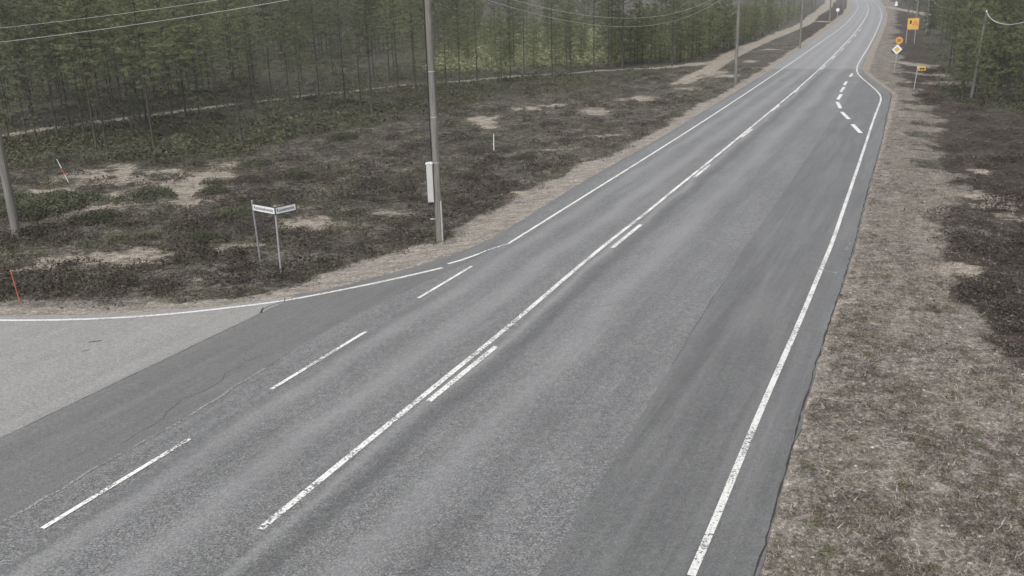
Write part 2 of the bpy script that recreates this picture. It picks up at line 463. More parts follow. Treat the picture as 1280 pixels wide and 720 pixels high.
# beyond the horizon rows the outlines are cut at a large distance
def masks(x, y):
    px, py, dep = proj(x, y, np.zeros_like(x))
    n1 = fbm(x, y, 3.0, 5)
    dR = dist_line(x, y, redge); dL = dist_line(x, y, ledge_x)
    inroad = inpoly(x, y, road_poly)
    invl = inpoly(x, y, verge_l_poly); invr = inpoly(x, y, verge_r_poly)
    dvl = dist_line(x, y, vleft); dvr = dist_line(x, y, vright)
    k = 1.2
    nb_ = fbm(x + 3, y, 2.2, 4) - .5
    sl = np.where(invl, dvl, -dvl) + nb_ * 1.6; sr = np.where(invr, dvr, -dvr) + nb_ * 4.5 + (fbm(x, y + 9, 7., 2) - .5) * 3
    gravel_l = np.clip(.5 + sl / k, 0, 1)
    # left verge beside the side road: only a narrow strip is bare
    west = np.clip((-6 - x) / 6, 0, 1)
    gravel_l = np.maximum(gravel_l, np.clip(.5 + (0.9 - dL) / .8, 0, 1))
    grassy = np.maximum(np.clip(.5 + sr / 1.6, 0, 1), west * np.clip(.5 + (1.9 - dL) / 1.5, 0, 1) * .8)
    far = np.clip((y - 45) / 60, 0, 1)
    gravel_r = np.clip(.5 + (0.12 + .7 * far - dR) / .7, 0, 1)
    gravel = np.maximum(gravel_l, gravel_r)
    sand = np.zeros_like(x)
    for a, b, ra, rb in sand_w:
        q = np.sqrt(((x - a) / ra) ** 2 + ((y - b) / rb) ** 2)
        sand = np.maximum(sand, np.clip(1.10 - .52 * q, 0, 1))
    sand = np.clip(sand + (n1 - .5) * 1.3 + (fbm(x + 7, y, .9, 3) - .5) * 1.1 - .10, 0, 1) * (sand > .12)
    wv = .8 + .5 * fbm(x, y, 9., 2)
    wp = np.where(x > 22, .75 + .0035 * y, .7) * wv
    dp = dist_line(x, y, path_w)
    sand = np.maximum(sand, np.clip(.5 + (wp - dp) / .9, 0, 1))
    for P_, w_ in ((TRK_R, 2.2), (TRK_L, 1.2), (TRK_P, 1.0)):
        sand = np.maximum(sand, np.clip(.5 + (w_ * wv - dist_line(x, y, P_)) / 1.0, 0, 1))
    fl = inpoly(x, y, FOREST_L); fr = inpoly(x, y, FOREST_R)
    d2 = np.where(fl | fr, 1., 0.)
    clr = inpoly(x, y, CLEAR).astype(float)
    right = ((px > 1000) & (x > 5) & ~invr & (dep > 0)).astype(float)
    return dict(gravel=gravel, sand=sand, forest=d2, grassy=grassy, clearing=clr, right=right, inroad=inroad, dR=dR, dL=dL, dp=dp)

def ground_z(x, y, m=None):
    m = m or masks(x, y)
    d = np.minimum(m['dR'], m['dL'])
    off = np.clip(d / 6, 0, 1)
    bare = np.maximum(np.maximum(m['gravel'], m['sand']), m['grassy'])
    z = -0.035 - .28 * off + .30 * off * (fbm(x, y, 9., 3) - .5) * 2 * .6
    z = z + (fbm(x, y, 1.1, 4) - .45) * (.34 * (1 - bare * .9)) * np.clip(d / 1.5, 0, 1)
    z = z + (fbm(x + 40, y, .35, 2) - .5) * .035 * np.clip(d / .4, 0, 1)
    z = np.where(m['inroad'], -0.03 - .12 * np.clip(d / .6, 0, 1), z)
    return z

# ------------------------------------------------------------------ ground: one sheet to the horizon
MAT = {}
MAT['ground'] = m_ground()
th = np.r_[np.linspace(-42, 46, 600), np.linspace(46, 318, 70)[1:-1]]
th = np.radians(th)
rr = np.r_[0.6, 1.5, 3, 4.5, np.geomspace(6, 400, 520), np.geomspace(420, 4500, 40)]
TH, RR = np.meshgrid(th, rr)
gx = (RR * np.sin(TH)).ravel(); gy = (RR * np.cos(TH)).ravel()
gm = masks(gx, gy); gz = ground_z(gx, gy, gm)
nt_, nr_ = len(th), len(rr)
idx = np.arange(nt_ * nr_).reshape(nr_, nt_)
a = idx[:-1, :]; b = idx[1:, :]
quads = np.stack([a, np.roll(a, -1, 1), np.roll(b, -1, 1), b], -1).reshape(-1, 4)[:, ::-1]
verts = np.stack([gx, gy, gz], 1)
verts = np.vstack([verts, [[0, 0, gz[0]]]]); ci = len(verts) - 1
tri = np.stack([np.full(nt_, ci), np.roll(idx[0], -1), idx[0]], -1)
flat = np.r_[quads.ravel(), tri.ravel()]
me = mesh_np('ground', verts, flat, np.r_[np.full(len(quads), 4), np.full(len(tri), 3)])
for nm, ks in (('m1', ('gravel', 'sand', 'forest')), ('m2', ('grassy', 'clearing', 'right'))):
    at_ = me.attributes.new(nm, 'FLOAT_COLOR', 'POINT')
    c4 = np.ones((len(verts), 4), np.float32)
    for i, k in enumerate(ks): c4[:-1, i] = gm[k]
    at_.data.foreach_set('color', c4.ravel())
me.polygons.foreach_set('use_smooth', [True] * len(me.polygons))
tag(link('ground', me, MAT['ground']), 'heath ground of heather and sand between road and forest', kind='structure')

# ------------------------------------------------------------------ road sheets
cr = resample(cen, 1.0)
FARPAVE = float(np.argmin(np.linalg.norm(cr - np.array(at(1027, 87)[:2]), axis=1)))
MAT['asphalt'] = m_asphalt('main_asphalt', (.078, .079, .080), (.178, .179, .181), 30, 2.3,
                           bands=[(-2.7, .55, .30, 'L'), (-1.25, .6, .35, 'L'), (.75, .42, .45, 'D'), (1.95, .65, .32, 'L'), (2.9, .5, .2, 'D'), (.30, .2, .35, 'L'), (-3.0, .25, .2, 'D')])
MAT['asphalt_smooth'] = m_asphalt('smooth_asphalt', (.082, .083, .084), (.134, .135, .136), 30, 1.5, patch=.3, streak=.36)
MAT['asphalt_mid'] = m_asphalt('junction_asphalt', (.092, .092, .091), (.148, .148, .146), 28, 1.1, patch=.2, streak=.2)
MAT['asphalt_side'] = m_asphalt('side_road_asphalt', (.165, .162, .155), (.265, .26, .25), 24, 1.3, patch=.15, streak=.12)
MAT['seam'] = m_simple('bitumen_seam', (.06, .06, .06), .3, 8, .7)
MAT['pale_seam'] = m_paint('pale_dust_seam', .8, (.215, .215, .21))
MAT['paint'] = m_paint('road_paint', .45, (.64, .64, .62))
MAT['paint_worn'] = m_paint('worn_road_paint', .68, (.68, .68, .66))

cr = resample(cen, 1.0)
tan = np.gradient(cr, axis=0); tan /= np.linalg.norm(tan, axis=1)[:, None]
nor = np.stack([tan[:, 1], -tan[:, 0]], 1)             # to the right of travel

def side_dist(P, sign):
    """distance from the centreline stations to outline P along the normal"""
    out = np.zeros(len(cr))
    for i, (c0, n0) in enumerate(zip(cr, nor)):
        best = 1e9
        for a, b in zip(P[:-1], P[1:]):
            d = b - a; den = n0[0] * sign * d[1] - n0[1] * sign * d[0]
            if abs(den) < 1e-9: continue
            t = ((a[0] - c0[0]) * d[1] - (a[1] - c0[1]) * d[0]) / den
            u = ((a[0] - c0[0]) * n0[1] * sign - (a[1] - c0[1]) * n0[0] * sign) / den
            if t > 0 and -1e-6 <= u <= 1 + 1e-6 and t < best: best = t
        out[i] = best
    return out
dRi = side_dist(redge, 1)
main_left = wpoly([(-240, 790), (0, 657), (100, 597), (230, 525), (330, 462), (400, 415), (480, 375), (560, 338), (606, 309), (640, 284)], 0)
main_left = np.array(ext(main_left, 0, 3, 12.) )
dLi = side_dist(np.vstack([main_left, ledge[np.argmin(np.abs(ledge[:, 1] - at(640, 284).y)) + 1:]]), -1)
good = (dRi < 50); dRi[~good] = np.interp(np.flatnonzero(~good), np.flatnonzero(good), dRi[good])
good = (dLi < 30); dLi[~good] = np.interp(np.flatnonzero(~good), np.flatnonzero(good), dLi[good])
K = 26
fr_ = np.linspace(0, 1, K)
mouthst = (cr[:, 1] < at(625, 292).y); dLe = side_dist(ledge, -1)
dLi = np.where(mouthst, np.minimum(dLi + .7, np.where(dLe < 60, dLe - .02, 99)), dLi)
lat = (-dLi[:, None] + (dLi + dRi)[:, None] * fr_[None, :])
rag = (np.array([fbm(cr[:, 0] * 1.0, cr[:, 1], .9, 3)]).T - .5) * .16
lat[:, -1:] += rag; lat[:, :1] -= rag * .8
V = cr[:, None, :] + nor[:, None, :] * lat[:, :, None]
lon = np.repeat(np.arange(len(cr))[:, None], K, 1)
v3 = np.dstack([V, np.zeros(lat.shape)]).reshape(-1, 3)
skr = np.c_[V[:, -1] + nor * .05, np.full(len(cr), -.16)]; skl = np.c_[V[:, 0] - nor * .05, np.full(len(cr), -.16)]
ix = np.arange(len(cr) * K).reshape(len(cr), K)
q = np.stack([ix[:-1, :-1], ix[:-1, 1:], ix[1:, 1:], ix[1:, :-1]], -1).reshape(-1, 4)
n0 = len(v3); rI = n0 + np.arange(len(cr)); lI = rI + len(cr)
q2 = np.stack([ix[:-1, -1], rI[:-1], rI[1:], ix[1:, -1]], -1); q3 = np.stack([ix[:-1, 0], ix[1:, 0], lI[1:], lI[:-1]], -1)
qq = np.vstack([q, q2, q3])
me = mesh_np('main_road', np.vstack([v3, skr, skl]), qq.ravel(), np.full(len(qq), 4))
for nm, arr in (('lat', np.r_[lat.ravel(), dRi, -dLi]), ('lon', np.r_[lon.ravel(), np.arange(len(cr)), np.arange(len(cr))])):
    at_ = me.attributes.new(nm, 'FLOAT', 'POINT'); at_.data.foreach_set('value', arr.astype(np.float32))
tag(link('main_road', me, MAT['asphalt']), 'grey worn asphalt main road running away to the upper right', kind='structure')

def sheet(name, P, z, mat, label, skirt=False):
    """flat sheet from an outline (N,2), triangulated, with a skirt"""
    bm = bmesh.new()
    vs = [bm.verts.new((p[0], p[1], z)) for p in P]
    es = [bm.edges.new((vs[i], vs[(i + 1) % len(vs)])) for i in range(len(vs))]
    bmesh.ops.triangle_fill(bm, use_beauty=True, edges=es, normal=(0, 0, 1))
    for f in bm.faces:
        if f.normal.z < 0: f.normal_flip()
    if skirt:
        lo = [bm.verts.new((p[0], p[1], -.2)) for p in P]
        for i in range(len(vs)):
            j = (i + 1) % len(vs); bm.faces.new((vs[i], vs[j], lo[j], lo[i]))
    me = bpy.data.meshes.new(name); bm.to_mesh(me); bm.free()
    return tag(link(name, me, mat), label, kind='structure')

def ragged(P, amp=.07, step=.35, s=.8):
    P = resample(np.array(P), step)
    t_ = np.gradient(P, axis=0); t_ /= np.linalg.norm(t_, axis=1)[:, None] + 1e-9
    n_ = np.stack([t_[:, 1], -t_[:, 0]], 1)
    return P + n_ * ((fbm(P[:, 0], P[:, 1], s, 3) - .5) * 2 * amp)[:, None]

# junction mouth (mid grey) and the older pale side road
i_end = int(np.argmin(np.abs(ledge[:, 1] - at(640, 284).y))) + 1
ledge_side = ragged(ledge[:i_end + 1], .10)
side_seam = wpoly(SIDE_SEAM, 0)
mid = wpoly(MID_SEAM, 1)
near_far = [np.array((-60., 10.)), np.array((-34., 6.5)), np.array((-22., 2.)), np.array((-20., -6.))]
junc = list(ragged(side_seam, .015, .8)[::1])
ls2 = [p for p in ledge_side if p[1] >= side_seam[-1][1] - .25 and p[0] > side_seam[-1][0]]
mouth = junc + ls2 + list(np.array([at(640, 283)[:2], at(636, 291)[:2]])) + list(mid[::-1]) + [np.array((-14., 2.)), np.array((-20., -4.)), np.array((-24., 2.)), np.array((-26., 8.))]
sheet('junction_mouth', mouth, .004, MAT['asphalt_mid'], 'smooth mid grey asphalt mouth of the side road junction')
ls1 = [p for p in ledge_side if p[0] <= side_seam[-1][0]]
old = [np.array((-60., ledge[0][1] + 1.5)), np.array((-30., ledge[0][1] + .1))] + ls1 + list(ragged(side_seam, .015, .8)[::-1]) + [np.array((-26., 8.)), np.array((-40., 6.)), np.array((-60., 8.))]
sheet('side_road', old, .002, MAT['asphalt_side'], 'pale older asphalt of the side road at left', skirt=True)
# bus bay and widened strip on the right: a smoother, darker overlay
seam_r = wpoly(SEAM_R, 1)
wid = list(ragged(seam_r, .03, .5)) + [p for p in redge[::-1] if p[1] < at(1077, 92).y - .3 and p[1] > 4]
wid = list(ragged(seam_r, .03, .5))
ed = np.array([p for p in redge if 1 < p[1] < at(1078, 89).y + .5])
ed = resample(ed, .5)
# pull it in a little from the ragged edge of the slab
ctr = cr
def pull(P, d):
    t_ = np.gradient(P, axis=0); t_ /= np.linalg.norm(t_, axis=1)[:, None]
    return P - np.stack([t_[:, 1], -t_[:, 0]], 1) * d
ed = pull(ed, -.02) + np.stack([0 * ed[:, 0], 0 * ed[:, 0]], 1)
e_n = (fbm(ed[:, 0], ed[:, 1], .8, 3) - .5) * .2
t_ = np.gradient(ed, axis=0); t_ /= np.linalg.norm(t_, axis=1)[:, None]
ed = ed + np.stack([t_[:, 1], -t_[:, 0]], 1) * (e_n + .02)[:, None]
sheet('bus_bay', list(wid) + list(ed[::-1]), .004, MAT['asphalt_smooth'], 'smoother dark asphalt of the bus bay and widened lane', skirt=True)

def strip(mb, P, wd, z):
    P = np.array(P)
    t_ = np.gradient(P, axis=0); t_ /= np.linalg.norm(t_, axis=1)[:, None] + 1e-9
    n_ = np.stack([t_[:, 1], -t_[:, 0]], 1)
    wv = wd if np.ndim(wd) else np.full(len(P), wd)
    A = P - n_ * wv[:, None] / 2; B = P + n_ * wv[:, None] / 2
    V = [(p[0], p[1], z) for p in A] + [(p[0], p[1], z) for p in B]; n = len(P)
    mb.add(V, [(i, i + n, i + n + 1, i + 1) for i in range(n - 1)])

def line(name, P, wd, mat, label, z=.009, smooth=2, step=.5):
    mb = MB(); strip(mb, resample(wpoly(P, smooth), step), wd, z)
    return tag(mb.build(name, mat), label, kind='structure')

line('edge_line', L_LINE[1:], .11, MAT['paint'], 'white left edge line of the main road')
MAT['paint_grey'] = m_paint('greyish_road_paint', .55, (.60, .60, .585))
line('edge_line', R_LINE, .125, MAT['paint_grey'], 'white right edge line bending round the bus bay', smooth=1)
line('edge_line', [(-200, 398), (0, 401), (100, 400), (200, 394.5), (300, 383.5), (357, 376), (410, 366), (480, 352), (553, 335)], .13, MAT['paint_grey'], 'white line curving round the side road corner', smooth=1)
line('edge_line', [(597, 318), (614, 311), (635, 305)], .06, MAT['paint_worn'], 'faint worn line joining the corner line to the main edge line', smooth=1)
line('edge_line', [(560, 330), (580, 324.5), (597, 318)], .10, MAT['paint'], 'short white line piece at the end of the corner line', smooth=1)
line('centre_line', CENTRE, .135, MAT['paint_worn'], 'worn white solid centre line of the main road')
mb = MB()
for a_, b_ in (((536, 502), (620, 433.5)), ((765.5, 310), (801, 281)), ((868, 222), (888, 205.5)), ((927, 172), (940, 161.5)), ((964, 139), (974, 132)), ((993, 116), (999, 111)), ((1026, 87), (1032, 82)), ((1040, 74), (1044, 70)), ((1051, 64), (1054.5, 60.5)), ((1060, 54), (1063, 51)), ((1068, 46), (1070, 43)), ((1074, 39), (1076, 36.6))):
    pa, pb = at(*a_), at(*b_)
    strip(mb, np.array([np.array(pa[:2]) * (1 - k) + np.array(pb[:2]) * k for k in np.linspace(0, 1, 6)]), .14, .013)
tag(mb.build('centre_dashes', MAT['paint_worn']), 'white warning dashes beside the solid centre line', kind='structure')
mb = MB()
for a_, b_ in (((53, 661), (237, 549)), ((339, 487), (457, 415)), ((523, 373), (590, 333))):
    pa, pb = at(*a_), at(*b_)
    strip(mb, np.array([np.array(pa[:2]) * (1 - k) + np.array(pb[:2]) * k for k in np.linspace(0, 1, 6)]), .10, .012)
tag(mb.build('junction_dashes', MAT['paint_worn']), 'white dashes across the mouth of the side road', kind='structure')
mb = MB()
for a_, b_ in (((1065.5, 92), (1062.5, 96)), ((1058.3, 102), (1055.3, 106.8)), ((1055, 109), (1051, 115)), ((1051.5, 118), (1047.3, 124.6)), ((1046.5, 127.5), (1050.5, 135.5)), ((1052, 140), (1061, 149)), ((1065.5, 155.5), (1076, 166.5))):
    pa, pb = at(*a_), at(*b_)
    strip(mb, np.array([np.array(pa[:2]) * (1 - k) + np.array(pb[:2]) * k for k in np.linspace(0, 1, 6)]), .24, .012)
tag(mb.build('bus_bay_dashes', MAT['paint']), 'broad white dashes at the mouth of the bus bay', kind='structure')

def crack(P, wd, mat=None, z=.007, jit=.05, name='asphalt_crack', label='dark crack in the asphalt'):
    Q = resample(wpoly(P, 0), .3)
    t_ = np.gradient(Q, axis=0); t_ /= np.linalg.norm(t_, axis=1)[:, None]
    Q = Q + np.stack([t_[:, 1], -t_[:, 0]], 1) * ((fbm(Q[:, 0], Q[:, 1], .5, 3) - .5) * 4 * jit)[:, None]
    mb = MB(); strip(mb, Q, wd * (.4 + 1.2 * NR.rand(len(Q))), z)
    tag(mb.build(name, mat or MAT['seam']), label, kind='structure')
crack([(324, 392), (334, 384), (357, 376)], .03, jit=.03)
crack([(327, 392), (329, 384)], .025, jit=.005)
crack([(150, 556), (230, 500), (300, 462), (332, 442)], .012, jit=.15)
crack([(355, 378), (200, 452), (0, 548)], .018, jit=.01)
crack([(110, 428), (128, 426)], .05, jit=.06); crack([(103, 440), (112, 438)], .05, jit=.06)
crack([(840, 456), (886, 381), (905, 352)], .010, jit=.02)
crack([(985, 86.5), (1030, 88), (1070, 89)], .28, MAT['pale_seam'], jit=.05, name='patch_seam', label='pale seam across the road before the bus bay')
crack([(0, 655), (100, 596), (230, 525), (330, 460)], .06, MAT['pale_seam'], z=.008, jit=.06, name='patch_seam', label='pale dusty seam beside the junction dashes')
crack([(750, 381), (775, 380)], .22, MAT['pale_seam'], z=.008, name='patch_seam', label='pale scuff on the main road')
crack([(1018, 334), (1035, 340), (1046, 341)], .09, MAT['pale_seam'], z=.012, name='patch_seam', label='pale scuff beside the right edge line')
crack([(1057, 313), (1062, 304)], .12, MAT['pale_seam'], z=.012, name='patch_seam', label='pale scuff at the asphalt edge')
mb = MB(); eq = resample(np.array([p for p in redge if 4 < p[1] < 75]), .25)  # thin dark ragged strip following the right edge of the asphalt
strip(mb, eq + .02 * NR.randn(len(eq), 1), .028 * (.3 + 1.4 * NR.rand(len(eq))), .0)
for v_i, v_ in enumerate(mb.v): mb.v[v_i] = (v_[0], v_[1], .006)
tag(mb.build('asphalt_rim', m_simple('dark_edge', (.035, .032, .03), .3, 9, .95)), 'dark ragged rim of the asphalt at the right verge', kind='structure')

# ------------------------------------------------------------------ ground cover (stuff)
MAT['heather'] = m_leaf('heather', (.024, .021, .018), (.115, .100, .082), None, .9, 0)
MAT['berry'] = m_leaf('lingonberry', (.034, .037, .022), (.098, .102, .056), None, .8, 0)
MAT['dry'] = m_leaf('dry_grass', (.14, .12, .098), (.34, .30, .25), None, .9, 0)
MAT['stone'] = m_simple('stone', (.34, .33, .31), .3, 12, .85)

def scatter(n, th0, th1, r0, r1, accept, seed):
    R = np.random.RandomState(seed)
    th_ = np.radians(R.uniform(th0, th1, n)); r = np.exp(R.uniform(math.log(r0), math.log(r1), n))
    x = r * np.sin(th_); y = r * np.cos(th_)
    m = masks(x, y); k = accept(x, y, m, R) & ~m['inroad'] & (np.minimum(m['dR'], m['dL']) > .12)
    x, y = x[k], y[k]
    mm = {q: v[k] for q, v in m.items()}
    return x, y, ground_z(x, y, mm), R

def domes(name, mat, label, xyzR, nb, rad, hgt, leaf):
    x, y, z, R = xyzR
    n = len(x); sc = R.uniform(.5, 1.6, n)
    a = R.uniform(0, 2 * np.pi, (n, nb)); q = np.sqrt(R.rand(n, nb)); rr_ = q * rad * sc[:, None]
    P = np.stack([x[:, None] + np.cos(a) * rr_, y[:, None] + np.sin(a) * rr_, z[:, None] + hgt * sc[:, None] * np.sqrt(1 - q * q + 1e-6) * R.uniform(.35, 1.0, (n, nb))], -1)
    T = R.randn(n, nb, 3, 3) * leaf * sc[:, None, None, None]; T[..., 2] *= .75
    V = (P[:, :, None, :] + T).reshape(-1, 3)
    me = mesh_np(name, V, np.arange(len(V)), np.full(len(V) // 3, 3))
    return tag(link(name, me, mat), label, kind='stuff')

def tufts(name, mat, label, xyzR, nb, rad, hgt, wid_, lean=.6):
    x, y, z, R = xyzR
    n = len(x)
    sc = R.uniform(.55, 1.45, n) * (1 + .25 * (np.hypot(x, y) > 70))
    a = R.uniform(0, 2 * np.pi, (n, nb)); rr_ = np.sqrt(R.rand(n, nb)) * rad * sc[:, None]
    bx_ = x[:, None] + np.cos(a) * rr_; by_ = y[:, None] + np.sin(a) * rr_
    bz_ = np.repeat(z[:, None], nb, 1) - .02
    h = hgt * sc[:, None] * R.uniform(.5, 1.1, (n, nb)) * (1 - .6 * (rr_ / (rad * sc[:, None] + 1e-6)) ** 2)
    d = R.uniform(0, 2 * np.pi, (n, nb)); ln = h * lean * R.uniform(.2, 1, (n, nb))
    ph = R.uniform(0, np.pi, (n, nb)); wx = np.cos(ph) * wid_ * sc[:, None]; wy = np.sin(ph) * wid_ * sc[:, None]
    A = np.stack([bx_ - wx, by_ - wy, bz_], -1); B = np.stack([bx_ + wx, by_ + wy, bz_], -1)
    T = np.stack([bx_ + np.cos(d) * ln, by_ + np.sin(d) * ln, bz_ + h], -1)
    V = np.stack([A, B, T], 2).reshape(-1, 3)
    me = mesh_np(name, V, np.arange(len(V)), np.full(len(V) // 3, 3))
    return tag(link(name, me, mat), label, kind='stuff')

def acc_heath(p0, lo, hi, sc_=2.2):
    def f(x, y, m, R):
        bare = np.maximum.reduce([m['gravel'], np.clip(m['sand'] * 1.35, 0, 1), m['grassy']])
        nn = fbm(x + 100, y, sc_, 4)
        return (R.rand(len(x)) < (1 - bare) ** 1.2 * (.25 + 1.5 * (fbm(x, y + 50, .9, 3) > .48))) & (nn > lo) & ((m['forest'] < .5) | (np.hypot(x, y) < 95)) & (nn < hi)
    return f
domes('heather', MAT['heather'], 'dark brown heather covering the heath on both sides of the road',
      scatter(44000, -36, 38, 22, 110, acc_heath(1, .47, 1, 1.6), 3), 26, .27, .14, .023)
domes('lingonberry', MAT['berry'], 'low dark green lingonberry and crowberry between the heather',
      scatter(26000, -36, 14, 22, 120, acc_heath(1, 0, .46, 2.4), 4), 26, .28, .13, .023)
tufts('dry_grass', MAT['dry'], 'thin dead grass on the roadside verges and heath',
      scatter(80000, -36, 40, 11, 110, lambda x, y, m, R: (R.rand(len(x)) < np.where(m['grassy'] > .5, .75 * fbm(x, y, 1.5, 3) + .1, .25 * (1 - m['gravel']))) & (m['forest'] < .5), 5), 5, .10, .10, .010, 1.4)
tufts('green_grass', m_leaf('green_grass', (.06, .06, .038), (.14, .14, .08), None, .8, 0), 'short green grass growing in the right verge',
      scatter(60000, 10, 40, 11, 90, lambda x, y, m, R: (m['grassy'] > .4) & (R.rand(len(x)) < .5) & (fbm(x + 9, y, 1.6, 4) > .57), 6), 6, .10, .07, .008, 1.2)
# dense low brush of the clearing and forest floor
domes('clearing_brush', m_leaf('clearing_brush', (.105, .115, .060), (.22, .23, .13), None, .8, 0), 'bright yellow green brush filling the clearing',
      scatter(20000, -14, 16, 90, 320, lambda x, y, m, R: (m['clearing'] > .5) & (fbm(x,y,7,3)>.4), 8), 34, .95, .9, .075)
domes('forest_undergrowth', m_leaf('undergrowth', (.030, .032, .020), (.095, .098, .052), None, .8, 0), 'dull green undergrowth under the pines',
      scatter(45000, -36, 40, 45, 260, lambda x, y, m, R: (m['forest'] > .5) & (m['sand'] < .35) & (fbm(x, y, 5, 3) > .38), 9), 18, .42, .36, .05)

domes('verge_moss', m_leaf('verge_moss', (.06, .062, .035), (.13, .135, .07), None, .9, 0), 'small green moss and weed tufts in the right verge',
      scatter(4200, 8, 42, 11, 60, lambda x, y, m, R: (m['grassy'] > .5) & (R.rand(len(x)) < .13), 14), 60, .10, .05, .013)
domes('dead_litter', m_leaf('dead_litter', (.045, .038, .032), (.14, .12, .10), None, .9, 0), 'brown dead plant litter in the right verge',
      scatter(26000, 8, 42, 11, 60, lambda x, y, m, R: (m['grassy'] > .5) & (R.rand(len(x)) < .9 * (fbm(x, y, 1.1, 3) > .5)), 15), 16, .09, .035, .012)

def stones(name, n, seed, acc, s0, s1, label):
    x, y, z, R = scatter(n, -36, 38, 12, 90, acc, seed)
    t_ = (1 + 5 ** .5) / 2
    I = np.array([(-1, t_, 0), (1, t_, 0), (-1, -t_, 0), (1, -t_, 0), (0, -1, t_), (0, 1, t_), (0, -1, -t_), (0, 1, -t_), (t_, 0, -1), (t_, 0, 1), (-t_, 0, -1), (-t_, 0, 1)]) / 1.9
    Fc = np.array([(0, 11, 5), (0, 5, 1), (0, 1, 7), (0, 7, 10), (0, 10, 11), (1, 5, 9), (5, 11, 4), (11, 10, 2), (10, 7, 6), (7, 1, 8), (3, 9, 4), (3, 4, 2), (3, 2, 6), (3, 6, 8), (3, 8, 9), (4, 9, 5), (2, 4, 11), (6, 2, 10), (8, 6, 7), (9, 8, 1)])
    n = len(x); s = s0 + (s1 - s0) * R.rand(n) ** 3
    V = I[None] * (1 + .25 * R.randn(n, 12, 1)) * s[:, None, None] * np.array([1, .8, .55]) + np.stack([x, y, z], 1)[:, None]
    Fs = Fc[None] + (np.arange(n) * 12)[:, None, None]
    me = mesh_np(name, V.reshape(-1, 3), Fs.ravel(), np.full(n * 20, 3))
    tag(link(name, me, MAT['stone']), label, kind='stuff')
stones('pebbles', 5200, 21, lambda x, y, m, R: ((m['gravel'] > .5) & (R.rand(len(x)) < .5)) | ((m['grassy'] > .5) & (R.rand(len(x)) < .45)) | (R.rand(len(x)) < .12), .008, .045, 'small pale stones scattered over verge and heath')

# ------------------------------------------------------------------ trees
MAT['bark'] = m_simple('pine_bark', (.046, .041, .036), .4, 5, .9)
MAT['bark_grey'] = m_simple('bare_bark', (.12, .108, .10), .4, 5, .9)
MAT['needles'] = m_leaf('pine_needles', (.058, .067, .038), (.138, .150, .084), (.124, .136, .064), .7, .25)
MAT['needles_y'] = m_leaf('young_pine_needles', (.070, .080, .036), (.140, .150, .074), None, .7, .2)
MAT['spruce'] = m_leaf('spruce_needles', (.035, .046, .026), (.085, .10, .05), None, .7, .2)
MAT['twigs'] = m_leaf('bare_twigs', (.08, .07, .068), (.15, .132, .125), None, .9, .2)

